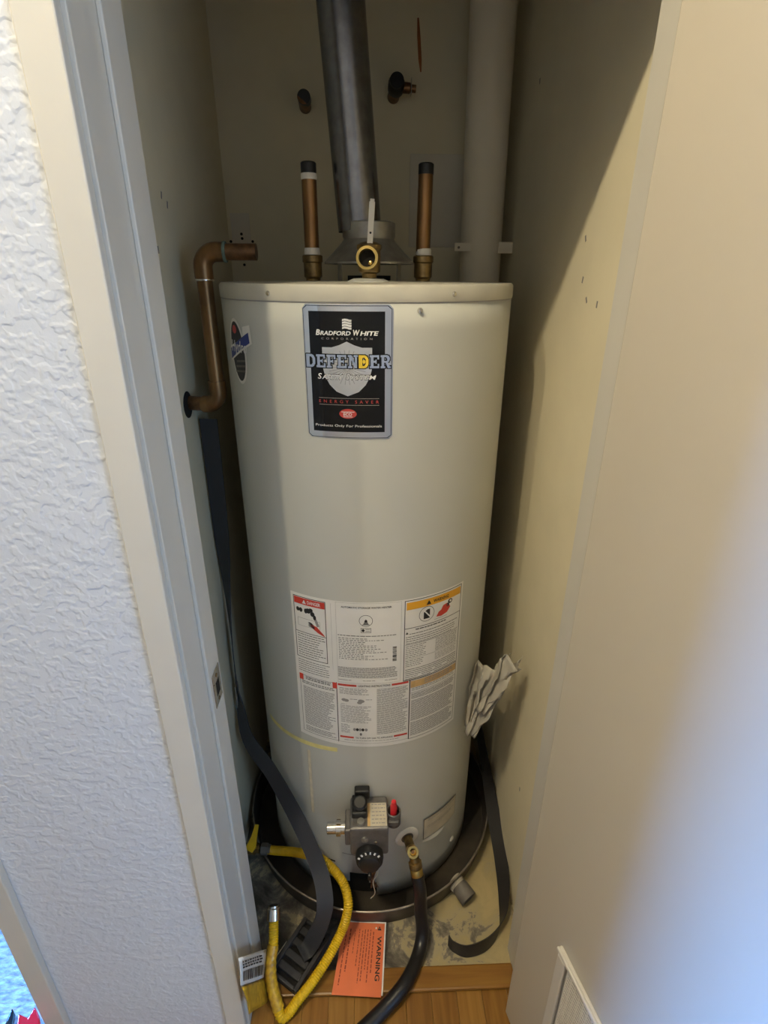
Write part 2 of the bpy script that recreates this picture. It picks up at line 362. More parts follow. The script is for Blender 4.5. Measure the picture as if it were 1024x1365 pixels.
# jacket with the burner notch left open at the foot
zs = [.020, .070, .105, .20] + [.20+.1*k for k in range(1, 13)] + [1.4405]
zs = sorted(set(round(z, 4) for z in zs)); na = 180; jb = MB(); vs = [cyl(R*2*PI*k/na, z) for z in zs for k in range(na)]; fs = []
for iz in range(len(zs)-1):
    for k in range(na):
        a = (k*2+1); a = a-360 if a > 180 else a
        if iz == 0 and -34 < a < 3: continue
        if iz == 1 and -12 < a < -1: continue
        k2 = (k+1) % na; fs.append((iz*na+k, iz*na+k2, (iz+1)*na+k2, (iz+1)*na+k))
jb.add(vs, fs); jk = jb.build('jacket', M_tank, WH)
so = jk.modifiers.new('shell', 'SOLIDIFY'); so.thickness = .0015; so.offset = -1
MB().lathe([(.262, .006), (.262, .30)], n=64).build('burner_chamber', M_dark, WH)
for (s0, s1, z, h) in ((-.152, -.110, .088, .006), (-.150, -.112, .103, .006), (-.147, -.112, .118, .006), (-.155, -.095, .133, .005)):
    sm = MB(); n = 6; sm.add([cyl(s0+(s1-s0)*k/n, z+dz-.0*k, .0012) for k in range(n+1) for dz in (0, h)], [(2*k, 2*k+2, 2*k+3, 2*k+1) for k in range(n)]); sm.sheet('vent_slot', M_dark, jk)
tc_ = MB().lathe([(R+.0012, 1.4415), (R+.0016, 1.444), (R+.0014, 1.462), (R-.002, ZT), (R-.02, ZT+.0002), (.06, ZT+.003), (.045, ZT+.003), (.045, ZT-.02)], n=128).build('top_lid', M_tanktop, WH)
MB().lathe([(R+.0004, 1.4395), (R+.0004, 1.4425)], n=128).build('lid_seam', M_grey_ink2, WH)
for px in ((358, 391), (605, 392), (560, 414)):
    d = _f + (px[0]-512)/FPX*_r - (px[1]-682.5)/FPX*_u
    A = d.x**2+d.y**2; B = 2*(CAM.x*d.x+CAM.y*d.y); C_ = CAM.x**2+CAM.y**2-R*R; t = (-B-math.sqrt(B*B-4*A*C_))/(2*A); p = CAM+t*d
    nrm = Vector((p.x, p.y, 0)).normalized()
    MB().lathe([(.0, .004), (.003, .0035), (.0045, .001), (.0045, -.001)], p, nrm, 12).build('lid_screw', M_steel, tc_)

# water nipples
for (x, dx) in ((-.105, .0), (.108, .003)):
    co = MB().lathe([(.014, ZT), (.014, ZT+.006), (.0175, ZT+.010), (.0175, ZT+.034), (.0195, ZT+.036), (.0195, ZT+.046), (.017, ZT+.048), (.0, ZT+.049)], (x, 0, 0), (dx*.3, 0, 1), 28).build('water_nipple', M_brass, WH)
    MB().lathe([(.0143, ZT+.046), (.0150, ZT+.050), (.0146, ZT+.058), (.0138, ZT+.060)], (x, 0, 0), (dx*.3, 0, 1), 24).build('thread_tape', M_tape, co)
    MB().tube([(x+dx*.06, 0, ZT+.048), (x+dx*.5, 0, ZT+.198)], .0137, 24).build('nipple_pipe', M_copper_l, co)
    if x < 0: MB().lathe([(.0140, 0), (.0148, .002), (.0146, .009), (.0139, .010)], (x+dx*.48, 0, ZT+.172), n=24).build('thread_tape', M_tape, co)
    MB().lathe([(.0141, 0), (.0141, .016), (.012, .018), (.009, .018), (.009, .004), (0, .004)], (x+dx*.5, 0, ZT+.182), n=24).build('pipe_tip', M_black, co)

# draft hood and its legs
DH = MB().lathe([(.083, 1.500), (.086, 1.498), (.086, 1.5015), (.070, 1.517), (.052, 1.535), (.048, 1.541), (.050, 1.546), (.050, 1.568), (.0465, 1.570)], (.004, 0, 0), n=48).build('draft_hood', M_galv2, WH)
for a in (-.95, .95, PI):
    x, y = .004+.068*math.sin(a), -.068*math.cos(a)
    MB().box(-.006, .006, -.001, .001, ZT+.002, 1.503, Matrix.Translation((x, y, 0)) @ Matrix.Rotation(a, 4, 'Z')).build('leg', M_galv2, DH, smooth=False)
MB().lathe([(.042, ZT+.002), (.042, ZT+.012), (0, ZT+.012)], (.004, 0, 0), n=32).build('flue_opening', M_dark, DH)

# relief valve
RV = MB().lathe([(.0, ZT), (.012, ZT), (.013, ZT+.015), (.0185, ZT+.018), (.0195, ZT+.030), (.0195, ZT+.052), (.0215, ZT+.054), (.0215, ZT+.060), (.015, ZT+.064), (.006, ZT+.066), (0, ZT+.066)], (.003, -.12, 0), n=6*5).build('relief_valve', M_brass, WH)
MB().lathe([(.038, ZT-.001), (.037, ZT+.003), (.026, ZT+.0075), (.014, ZT+.008)], (.001, -.12, 0), n=40).build('valve_flange', M_tank, RV)
ax = Vector((-.12, -1, .10)).normalized(); og = Vector((.003, -.12, ZT+.036))
MB().lathe([(.0165, .0), (.0165, .028), (.0185, .029), (.0185, .036), (.0140, .0365), (.0135, .0225), (0, .0225)], og, ax, 28).build('valve_outlet', M_brass_b, RV)
MB().lathe([(.0139, .0235), (0, .0236)], og, ax, 24).build('outlet_bore', M_dark, RV)
MB().lathe([(0, .0), (.004, .001), (.003, .006), (0, .007)], og+ax*.024+Vector((.005, 0, -.007)), ax, 10).build('valve_stem', M_brass_b, RV)
lv = MB(); LM = Matrix.Translation((.004, -.136, ZT+.062)) @ Matrix.Rotation(math.radians(4), 4, 'Y')
lv.box(-.0048, .0048, -.0012, .0012, -.004, .062, LM); lv.box(-.0036, .0036, -.0012, .0012, .062, .066, LM)
le = lv.build('valve_lever', M_tape, RV, smooth=False, bevel=.0008)
MB().lathe([(0, .0003), (.0018, .0003), (.0018, 0)], LM @ Vector((0, -.0013, .016)), (0, -1, 0), 10).build('lever_pin', M_dark, le)

# ---- labels
def patch(s0, s1, z0, z1, off, mb=None, skew=0.):
    mb = mb or MB(); n = max(1, int(abs(s1-s0)/.006)); f = cy(off)
    mb.add([f(s0+(s1-s0)*k/n + skew*(z-z0), z) for k in range(n+1) for z in (z0, z1)], [(2*k, 2*k+2, 2*k+3, 2*k+1) for k in range(n)]); return mb
def poly(pts, off, mb=None):
    mb = mb or MB(); f = cy(off); x = [p[0] for p in pts]
    if max(x)-min(x) < .012: mb.add([f(*p) for p in pts], [tuple(range(len(pts)))]); return mb
    bm = bmesh.new(); bm.faces.new([bm.verts.new((p[0], p[1], 0)) for p in pts]); bmesh.ops.triangulate(bm, faces=bm.faces)
    for _ in range(6):
        ed = [e for e in bm.edges if abs(e.verts[0].co.x-e.verts[1].co.x) > .008]
        if not ed: break
        bmesh.ops.subdivide_edges(bm, edges=ed, cuts=1); bmesh.ops.triangulate(bm, faces=bm.faces)
    bm.verts.index_update(); mb.add([f(v.co.x, v.co.y) for v in bm.verts], [tuple(v.index for v in fc.verts) for fc in bm.faces]); bm.free(); return mb
def frame(s0, s1, z0, z1, t, off, mb=None):
    mb = mb or MB()
    for q in ((s0, s1, z0, z0+t), (s0, s1, z1-t, z1), (s0, s0+t, z0, z1), (s1-t, s1, z0, z1)): patch(*q, off, mb)
    return mb
def disc(sc_, zc, rs, rz, off, mb=None, n=28, a0=0, rot=0.):
    mb = mb or MB(); f = cy(off); P = [f(sc_, zc)]; K = max(1, int(rs/.007))
    for q in range(1, K+1):
        for k in range(n):
            x, y = rs*q/K*math.cos(2*PI*k/n), rz*q/K*math.sin(2*PI*k/n); P.append(f(sc_+x*math.cos(rot)-y*math.sin(rot), zc+x*math.sin(rot)+y*math.cos(rot)))
    fs = [(0, k+1, (k+1) % n+1) for k in range(n)]
    for q in range(K-1):
        for k in range(n): fs.append((1+q*n+k, 1+q*n+n+k, 1+q*n+n+(k+1) % n, 1+q*n+(k+1) % n))
    mb.add(P, fs); return mb
def ring(sc_, zc, r0, r1, off, mb=None, n=28):
    mb = mb or MB(); f = cy(off); P = []
    for k in range(n):
        for r in (r0, r1): P.append(f(sc_+r*math.cos(2*PI*k/n), zc+r*math.sin(2*PI*k/n)))
    mb.add(P, [(2*k, 2*k+1, (2*k+3) % (2*n), (2*k+2) % (2*n)) for k in range(n)]); return mb
def fine(mb, s0, s1, z0, z1, pitch, h, off, ragged=.25, word=(.003, .010), gap=.0014, skip=0.):
    f = cy(off); z = z1-h
    while z >= z0-1e-6:
        if random.random() >= skip:
            s = s0; end = s1 - random.random()*ragged*(s1-s0)
            while s < end:
                wl_ = min(random.uniform(*word), s1-s)
                if wl_ > .0006: mb.add([f(s, z), f(s+wl_, z), f(s+wl_, z+h), f(s, z+h)], [(0, 1, 2, 3)])
                s += wl_+gap
        z -= pitch

# silver framed brand label
sL, sR_, zB, zTt = -.1052, .0375, 1.229, 1.4385
def rrect(s0, s1, z0, z1, r, off, mb=None):
    mb = mb or MB(); n = 24; f = cy(off); P = []
    for k in range(n+1):          # columns following the curve, rounded ends
        s = s0+(s1-s0)*k/n; d = min(s-s0, s1-s); c = 0 if d > r else r-math.sqrt(max(0, r*r-(r-d)**2)); P += [f(s, z0+c), f(s, z1-c)]
    mb.add(P, [(2*k, 2*k+2, 2*k+3, 2*k+1) for k in range(n)]); return mb
BL = rrect(sL, sR_, zB, zTt, .006, .0008).sheet('brand_label', M_chrome, WH)
tag(BL, 'black and silver framed brand label')
rrect(sL+.0012, sR_-.0016, zB+.0012, zTt-.0016, .005, .0010).sheet('label_outline', M_label_black, BL)
rrect(sL+.0022, sR_-.0026, zB+.0022, zTt-.0026, .0045, .0012).sheet('silver_border', M_chrome, BL)
sa, sb_, za, zb_ = -.0945, .0248, 1.2405, 1.4285
patch(sa, sb_, za, zb_, .0014).sheet('black_panel', M_label_black, BL)
sc0 = -.0348
# shield
shp = [(sc0, 1.3845), (sc0+.012, 1.3790), (sc0+.024, 1.3755), (sc0+.0395, 1.3755), (sc0+.0395, 1.345), (sc0+.036, 1.331), (sc0+.029, 1.318), (sc0+.018, 1.307), (sc0, 1.300)]
shp = shp + [(2*sc0-s, z) for s, z in reversed(shp[1:-1])]
mb = poly(shp, .0017)
mb.sheet('shield_emblem', M_shield, BL)
mb = MB()
for k in range(26):
    a = 2*PI*k/26; x, y = math.cos(a), math.sin(a); l1 = .033 if abs(x) > .5 else .036
    poly([(sc0+.004*x-.0003*y, 1.345+.004*y+.0003*x), (sc0+l1*x*.9-.0003*y, 1.345+l1*y*.75+.0003*x), (sc0+l1*x*.9+.0003*y, 1.345+l1*y*.75-.0003*x), (sc0+.004*x+.0003*y, 1.345+.004*y-.0003*x)], .0020, mb)
mb.sheet('shield_rays', M_grey_ink2, BL)
# flag emblem
mb = MB()
for r in range(4):
    for k in range(4):
        s0 = -.0412+k*.0036; z0 = 1.4030+r*.0038+.0009*math.sin(k*1.3); z1 = 1.4030+r*.0038+.0009*math.sin((k+1)*1.3)
        poly([(s0, z0), (s0+.0036, z1), (s0+.0038, z1+.0030), (s0+.0002, z0+.0030)], .0018, mb)
mb.sheet('flag_emblem', M_white, BL)
T = lambda name, M, *args, **k: (lambda mb: (put_text(mb, *args, **k), mb.sheet(name, M, BL)))(MB())
F = cy(.0020); F2 = cy(.0026)
mb = MB(); put_text(mb, 'B', F, -.0835, -.0765, 1.3935, 1.4020, bold=.03, shear=.2); put_text(mb, 'RADFORD', F, -.0762, -.0283, 1.3935, 1.4000, bold=.03, shear=.2)
put_text(mb, 'W', F, -.0245, -.0140, 1.3935, 1.4020, bold=.03, shear=.2); put_text(mb, 'HITE', F, -.0138, .0150, 1.3935, 1.4000, bold=.03, shear=.2); mb.sheet('lettering', M_white, BL)
T('lettering', M_grey_ink2, 'CORPORATION', F, -.0745, .0050, 1.3872, 1.3902, spacing=2.2)
for (nm, M_, Fn, bo) in (('lettering_outline', M_label_black, cy(.0020), .055), ('lettering', M_white, cy(.0024), .015)):
    mb = MB(); e_ = .0009 if bo > .03 else 0
    for (t_, u0, u1, hh) in (('S', -.0830, -.0760, .0090), ('AFETY', -.0757, -.0415, .0070), ('S', -.0370, -.0305, .0090), ('YSTEM', -.0302, .0108, .0070)):
        put_text(mb, t_, Fn, u0-e_, u1+e_, 1.3265-e_, 1.3265+hh+e_, bold=bo, shear=.2)
    mb.sheet(nm, M_, BL)
T('lettering', M_badge_red, 'ENERGY SAVER', F, -.0825, .0150, 1.2885, 1.2935, spacing=2.0)
mb = MB(); patch(-.0825, .0155, 1.2960, 1.2966, .0018, mb); patch(-.0825, .0155, 1.2852, 1.2858, .0018, mb); mb.sheet('rule_line', M_grey_ink2, BL)
bd = disc(-.0352, 1.2712, .0142, .0080, .0018).sheet('red_badge', M_badge_red, BL)
mb = MB(); patch(-.046, -.0245, 1.2738, 1.2748, .0021, mb); put_text(mb, 'ECO', F2, -.0425, -.0285, 1.2680, 1.2730, bold=.02); patch(-.043, -.0275, 1.2658, 1.2666, .0021, mb); mb.sheet('lettering', M_white, BL)
mb = MB(); put_text(mb, 'Products Only For Professionals', F, -.0905, .0200, 1.2478, 1.2530); mb.sheet('lettering', M_white, BL)
# DEFENDER in slab capitals: strokes on a unit cell
GL = {
 'D': [(0, 1, .02, .22), (0, 1, .78, .98)] , }
def strokes(ch):
    t = .20; w_ = .24
    if ch == 'D': return [[(0, 0), (.16, 0), (.16, 1), (0, 1)], [(.08, 0), (.36, 0), (.36, 1), (.08, 1)], [(.08, .82), (.66, .82), (.60, 1), (.08, 1)], [(.08, 0), (.60, 0), (.66, .18), (.08, .18)], [(.60, 1), (.80, .92), (.95, .72), (.68, .68), (.56, .80)], [(.60, 0), (.56, .20), (.68, .32), (.95, .28), (.80, .08)], [(.68, .28), (.96, .28), (.96, .72), (.68, .72)]]
    if ch == 'E': return [[(.10, 0), (.38, 0), (.38, 1), (.10, 1)], [(0, .84), (.92, .84), (.92, 1), (0, 1)], [(0, 0), (.95, 0), (.95, .16), (0, .16)], [(.76, .68), (.92, .68), (.92, 1), (.76, 1)], [(.79, 0), (.95, 0), (.95, .34), (.79, .34)], [(.3, .43), (.68, .43), (.68, .58), (.3, .58)], [(.58, .35), (.68, .35), (.68, .66), (.58, .66)]]
    if ch == 'F': return [[(.10, 0), (.38, 0), (.38, 1), (.10, 1)], [(0, .84), (.92, .84), (.92, 1), (0, 1)], [(0, 0), (.52, 0), (.52, .15), (0, .15)], [(.76, .66), (.92, .66), (.92, 1), (.76, 1)], [(.3, .42), (.68, .42), (.68, .57), (.3, .57)], [(.58, .34), (.68, .34), (.68, .65), (.58, .65)]]
    if ch == 'N': return [[(.12, 0), (.32, 0), (.32, 1), (.12, 1)], [(.70, 0), (.90, 0), (.90, 1), (.70, 1)], [(0, .86), (.36, .86), (.36, 1), (0, 1)], [(0, 0), (.44, 0), (.44, .14), (0, .14)], [(.58, .86), (1, .86), (1, 1), (.58, 1)], [(.12, 1), (.36, 1), (.90, 0), (.66, 0)]]
    if ch == 'R': return [[(.10, 0), (.36, 0), (.36, 1), (.10, 1)], [(0, .84), (.70, .84), (.62, 1), (0, 1)], [(0, 0), (.48, 0), (.48, .15), (0, .15)], [(.62, 1), (.82, .94), (.92, .76), (.66, .70), (.56, .84)], [(.66, .62), (.92, .62), (.92, .80), (.66, .80)], [(.66, .66), (.92, .66), (.82, .48), (.60, .42)], [(.3, .42), (.68, .42), (.68, .56), (.3, .56)], [(.48, .46), (.72, .46), (1, .0), (.72, 0)], [(.72, 0), (1.03, 0), (1.03, .14), (.72, .14)]]
w1 = MB(); w2 = MB(); wg = MB(); s = -.1012; cw = .0158
for k, ch in enumerate('DEFENDER'):
    for st in strokes(ch):
        P = [(s+x*cw*1.0, 1.3445+y*.0200) for x, y in st]
        cx_ = sum(p[0] for p in P)/len(P); cz_ = sum(p[1] for p in P)/len(P)
        E_ = []
        for p in P:
            dx = p[0]-cx_; dz = p[1]-cz_; E_.append((p[0]+math.copysign(.0014, dx), p[1]+math.copysign(.0014, dz)))
        poly(E_, .0022+.00001*k, w1)
        poly(P, .0027, wg if k == 5 else w2)
    s += cw*1.075
ol = w1.sheet('lettering_outline', M_label_black, BL); w2.sheet('lettering', M_lblue, BL); wg.sheet('lettering', M_gold, BL)
disc(-.1012+cw*1.075*5+.0082, 1.3545, .0022, .0030, .0030).sheet('gold_bulb', M_gold, BL)

# round side badge
SB = disc(-.268, 1.355, .030, .056, .0008, rot=.12).sheet('side_badge', M_paper, WH); tag(SB, 'oval badge with a blue banner')
disc(-.268, 1.355, .0255, .0505, .0011, rot=.12).sheet('badge_field', M_slot, SB)
poly([(-.303, 1.335), (-.216, 1.372), (-.219, 1.402), (-.242, 1.398), (-.243, 1.378), (-.300, 1.362)][::1], .0014).sheet('badge_banner_edge', M_paper, SB)
poly([(-.299, 1.340), (-.222, 1.373), (-.224, 1.390), (-.298, 1.358)], .0018).sheet('badge_banner', M_blue, SB)
mb = MB()
for k in range(3): poly([(-.282+.004*k, 1.318+.009*k), (-.244+.001*k, 1.322+.009*k), (-.244+.001*k, 1.3255+.009*k), (-.283+.004*k, 1.3215+.009*k)], .0018, mb)
mb.sheet('badge_stripe', M_pvc_d, SB)
mb = MB(); put_text(mb, 'Hydro', cy(.0022), -.290, -.232, 1.348, 1.374, bold=.01, shear=.2); mb.sheet('badge_lettering', M_white, SB)
disc(-.272, 1.392, .008, .007, .0018).sheet('badge_dot', M_badge_red, SB)

# big instruction label
WL = MB()
n = 60; f = cy(.0007); P = []
for k in range(n+1):
    s = -.1685+(.2085+.1685)*k/n; P += [f(s, .536), f(s, .9075)]
WL.add(P, [(2*k, 2*k+2, 2*k+3, 2*k+1) for k in range(n)])
WL = WL.sheet('instruction_label', M_paper, WH); tag(WL, 'large white printed instruction label')
ik = MB(); gk = MB(); gk2 = MB()
# danger panel
frame(-.1620, -.0895, .752, .901, .0014, .0010, ik)
patch(-.1600, -.0912, .8835, .8985, .0010).sheet('red_header', M_label_red, WL)
mb = MB(); put_text(mb, 'DANGER', cy(.0014), -.129, -.100, .8872, .8950, bold=.02); poly([(-.1405, .8865), (-.1315, .8865), (-.136, .8957)], .0014, mb); mb.sheet('header_lettering', M_white, WL)
patch(-.1620, -.0895, .816, .8172, .0010, ik)
for (s, z, a, b) in ((-.152, .8705, .0040, .0052), (-.145, .8700, .0042, .0055), (-.128, .8715, .006, .006), (-.122, .8745, .005, .0045), (-.1335, .8700, .0038, .006), (-.1185, .8660, .005, .006), (-.114, .859, .0035, .006)): disc(s, z, a, b, .0011, ik, 10)
mb = MB(); poly([(-.124, .842), (-.110, .838), (-.095, .822), (-.093, .8175), (-.108, .824), (-.122, .834)], .0011, mb); mb.sheet('hand_picture', M_label_red, WL)
poly([(-.127, .846), (-.121, .844), (-.112, .836), (-.095, .820), (-.092, .818), (-.112, .831), (-.123, .8365)], .0009, ik)
for dz in (0, .004, -.004): poly([(-.128, .842+dz), (-.115, .835+dz*.4), (-.115, .8332+dz*.4), (-.129, .8402+dz)], .0013, ik)
poly([(-.116, .8565), (-.110, .8565), (-.104, .840), (-.110, .838)], .0010, gk2)
frame(-.1535, -.103, .832, .851, .0005, .0010, gk)
fine(ik, -.1570, -.0935, .757, .812, .0058, .0014, .0010, .3, gap=.0012)
fine(ik, -.1600, -.0860, .716, .7455, .0056, .0012, .0010, .2, gap=.001)
# centre column
frame(-.0690, .0600, .7110, .9050, .0004, .0010, gk2); frame(-.0790, -.0788, .7400, .9000, .0003, .0010, gk2)
put_text(ik, 'AUTOMATIC STORAGE WATER HEATER', cy(.0012), -.0580, .0400, .8935, .8975, bold=.012)
ring(-.0100, .8655, .0125, .0134, .0010, ik); poly([(-.0155, .8570), (-.0045, .8570), (-.0100, .8700)], .0010, gk); disc(-.0100, .8650, .0030, .0030, .0012, ik, 10); frame(-.0170, -.0030, .8555, .8572, .0006, .0011, ik)
frame(-.0200, .0000, .8375, .8485, .0008, .0010, ik); disc(-.0155, .8430, .0030, .0035, .0011, ik, 12); patch(-.0110, -.0020, .8450, .8460, .0011, ik); patch(-.0110, -.0020, .8405, .8415, .0011, ik)
fine(ik, -.0665, .0500, .826, .830, .0040, .0014, .0010, 0)
fine(gk, -.0650, .0330, .768, .8235, .0042, .0015, .0010, .55, word=(.002, .007), gap=.0022)
for k in range(15):
    z = .7650+k*.0024; patch(.0430, .0512, z, z+random.choice((.0009, .0014, .0018)), .0010, ik)
fine(gk, -.0680, .0530, .7235, .7510, .0034, .0016, .0010, .05, word=(.002, .009), gap=.0008)
fine(ik, -.0680, .0530, .7130, .7185, .0050, .0009, .0010, .1, word=(.01, .04))
# right warning panel
frame(.0660, .2030, .7080, .9040, .0014, .0010, ik)
patch(.0700, .2000, .8820, .8990, .0010).sheet('orange_header', M_label_or, WL)
put_text(ik, 'WARNING', cy(.0014), .1280, .1660, .8865, .8940, bold=.02); poly([(.1120, .8855), (.1230, .8855), (.1175, .8955)], .0014, ik)
patch(.0660, .2030, .8380, .8392, .0010, ik)
ring(.1140, .8640, .0165, .0174, .0010, ik); poly([(.1070, .8530), (.1210, .8530), (.1210, .8745), (.1150, .8745), (.1070, .8690)], .0010, ik)
poly([(.1035, .8760), (.1055, .8775), (.1250, .8540), (.1230, .8520)], .0014).sheet('prohibition_bar', M_paper, WL)
mb = MB(); poly([(.1365, .8500), (.1490, .8480), (.1640, .8520), (.1720, .8620), (.1690, .8680), (.1640, .8640), (.1630, .8740), (.1560, .8660), (.1530, .8720), (.1480, .8630), (.1420, .8600)], .0011, mb); mb.sheet('flame_picture', M_label_red, WL)
disc(.1710, .8760, .0060, .0055, .0011, ik, 12); disc(.1650, .8690, .0040, .0045, .0011, ik, 12); disc(.1715, .8765, .0028, .0028, .0014).sheet('flame_hand', M_paper, WL)
patch(.1320, .1640, .8445, .8452, .0010, gk)
fine(ik, .0900, .1660, .8305, .8345, .0050, .0022, .0010, .05, gap=.0012)
poly([(.0690, .8250), (.0750, .8250), (.0720, .8305)], .0010, ik)
fine(ik, .0770, .1950, .8210, .8250, .0050, .0013, .0010, .1, gap=.0010); fine(ik, .0700, .1960, .8010, .8180, .0052, .0012, .0010, .15, gap=.001)
patch(.0690, .1990, .7985, .7993, .0010, ik)
fine(ik, .0700, .1150, .7660, .7950, .0046, .0010, .0010, .3); fine(gk, .1380, .1960, .7640, .7960, .0036, .0012, .0010, .1); patch(.0690, .1990, .7625, .7631, .0010, gk)
fine(ik, .0700, .1100, .7420, .7590, .0046, .0010, .0010, .3); fine(gk2, .1380, .1960, .7400, .7590, .0036, .0012, .0010, .1)
fine(ik, .0700, .1980, .7110, .7365, .0048, .0012, .0010, .08, word=(.006, .03), gap=.0009)
# lower left panel
frame(-.1590, -.0718, .5470, .7060, .0008, .0010, ik)
patch(-.1600, -.1500, .6920, .7075, .0012).sheet('red_block', M_label_red, WL); patch(-.0815, -.0718, .6920, .7075, .0012).sheet('red_block', M_label_red, WL)
fine(ik, -.1440, -.0860, .6955, .7030, .0042, .0020, .0010, .1, word=(.003, .008)); fine(ik, -.1540, -.0780, .6805, .6900, .0042, .0016, .0010, .1)
fine(gk, -.1520, -.0780, .5520, .6760, .0037, .0014, .0010, .28, word=(.003, .012), gap=.0009, skip=.06)
# lower centre panel
patch(-.0735, -.0725, .5440, .7090, .0010, ik); patch(.0800, .0812, .5440, .7090, .0010, ik)
for q_ in ((-.0700, -.0310, .7020, .7070), (.0420, .0780, .7020, .7070), (-.0690, -.0390, .5590, .5640), (.0480, .0780, .5590, .5640)): patch(*q_, .0011).sheet('red_bar', M_label_red, WL)
put_text(ik, 'LIGHTING INSTRUCTIONS', cy(.0012), -.0270, .0390, .7020, .7070, bold=.012); put_text(ik, 'TO TURN OFF GAS TO APPLIANCE', cy(.0012), -.0350, .0450, .5592, .5636, bold=.012)
fine(gk, -.0670, .0000, .6800, .6970, .0036, .0012, .0010, .35)
for (s, z) in ((-.0580, .6650), (-.0530, .6640), (-.0250, .6600), (-.0200, .6640), (-.0230, .6650)): disc(s, z, .0055, .0040, .0010, gk2, 10)
fine(gk, -.0450, -.0300, .6650, .6690, .004, .0012, .0010, .1); fine(gk, -.0120, .0010, .6640, .6690, .004, .0012, .0010, .1); fine(gk, -.0650, -.0520, .6520, .6545, .004, .0009, .0010, .1)
fine(gk2, -.0660, -.0010, .6020, .6500, .0037, .0014, .0010, .3, word=(.003, .012)); fine(gk, .0110, .0770, .5720, .6960, .0035, .0013, .0010, .2, word=(.003, .012), gap=.0009)
for k, s in enumerate((-.0370, -.0310, -.0250, -.0190, -.0120)): disc(s, .5850, .0032, .0042, .0010, (ik if k in (1, 3) else gk2), 10)
disc(-.0235, .5720, .0025, .0040, .0010, gk, 10); fine(gk2, -.0660, -.0470, .5720, .5980, .0037, .0014, .0010, .3); fine(gk, -.0600, .0700, .5500, .5540, .0036, .0010, .0010, .3)
patch(-.0720, .0800, .5460, .5466, .0010, gk)
# lower right panel
frame(.0812, .2030, .5440, .7070, .0010, .0010, ik)
patch(.0830, .2015, .6860, .7040, .0009).sheet('faded_orange_header', M_label_or2, WL)
fine(gk2, .1150, .1900, .6890, .7020, .0048, .0022, .0012, .2, word=(.003, .01)); fine(ik, .0860, .1960, .6770, .6840, .0042, .0010, .0010, .1)
patch(.0830, .2010, .6720, .6726, .0010, ik)
fine(gk, .0850, .1980, .5490, .6690, .0036, .0015, .0010, .15, word=(.004, .016), gap=.0008, skip=.05)
ik.sheet('black_print', M_ink, WL); gk.sheet('small_print', M_grey_ink, WL); gk2.sheet('pale_print', M_grey_ink2, WL)

# tape and strips on the jacket
def wrap_px(pts): return [surf(*p) for p in pts]
def surf(x, y, rad=R):
    d = _f + (x-512)/FPX*_r - (y-682.5)/FPX*_u; A = d.x**2+d.y**2; B = 2*(CAM.x*d.x+CAM.y*d.y); C_ = CAM.x**2+CAM.y**2-rad*rad
    q = B*B-4*A*C_; t = (-B-math.sqrt(max(0, q)))/(2*A); p = CAM+t*d; return math.atan2(p.x, -p.y)*R, p.z
a = surf(450, 999); b = surf(361, 953)
mb = MB(); n = 16; f = cy(.0012)
for k in range(n+1):
    s = b[0]+(a[0]-b[0])*k/n; z = b[1]+(a[1]-b[1])*k/n; mb.v += [f(s, z-.006), f(s, z+.006)]
mb.f = [(2*k, 2*k+2, 2*k+3, 2*k+1) for k in range(n)]; mb.sheet('yellow_tape', M_yellow_t, WH)
a = surf(412, 999); b = surf(418, 1082)
patch(a[0]-.0038, a[0]+.0042, b[1], a[1], .0014).sheet('tan_strip', M_tan_t, WH)
patch(a[0]-.0046, a[0]-.0038, b[1], a[1], .0012).sheet('strip_edge', M_grey_ink2, WH)
mb = MB(); f = cy(.002); prev = None; zz = [.50, .47, .44, .40, .365, .33]; ww = [.012, .016, .012, .015, .011, .004]
for z, w_ in zip(zz, ww): mb.v += [f(.372-w_/2, z), f(.372+w_/2, z)]
mb.f = [(2*k, 2*k+1, 2*k+3, 2*k+2) for k in range(5)]; mb.sheet('hanging_yellow_tape', M_yellow_t, WH)
# rating plate and burner cover
p4 = [surf(*p) for p in ((563, 1118), (604, 1087), (604.6, 1066), (563.6, 1092))]
s0, s1 = p4[0][0], p4[1][0]; z0 = p4[0][1]; z1 = p4[3][1]
patch(s0, s1, z0, z1, .0030).sheet('rating_plate_border', M_ink, WH); patch(s0+.0015, s1-.0015, z0+.0015, z1-.0015, .0034).sheet('rating_plate', M_paper_t, WH)
mb = MB(); fine(mb, s0+.012, s1-.006, z0+.036, z1-.004, .005, .0012, .0037, .3, skip=.5); mb.sheet('plate_print', M_grey_ink, WH)
mb = MB(); n = 20; ca, cb = .115, .215
for k in range(n+1):
    s = ca+(cb-ca)*k/n; h = math.sin(PI*k/n)
    mb.v += [cyl(s, z0-.010-.004*h, .0005), cyl(s, z0-.008-.004*h, .006*h+.0006), cyl(s, z0-.002, .0028*min(1, h*2)+.0004)]
for k in range(n): mb.f += [(3*k, 3*k+3, 3*k+4, 3*k+1), (3*k+1, 3*k+4, 3*k+5, 3*k+2)]
mb.build('cover_lip', M_tank, WH)
mb = MB(); n = 10; f = cy(.0012)
for k in range(n+1):
    s = -.075+(.075+.012)*k/n; mb.v += [f(s, .1745-.006*(k/n)), f(s, .1765-.006*(k/n))]
mb.f = [(2*k, 2*k+2, 2*k+3, 2*k+1) for k in range(n)]; mb.sheet('panel_seam', M_grey_ink, jk)
s_, z_ = surf(602, 1118); MB().lathe([(0, .004), (.006, .003), (.009, 0), (.009, -.002)], cyl(s_, z_), Vector(cyl(s_, 0)).normalized(), 14).build('cover_screw', M_tape, WH)

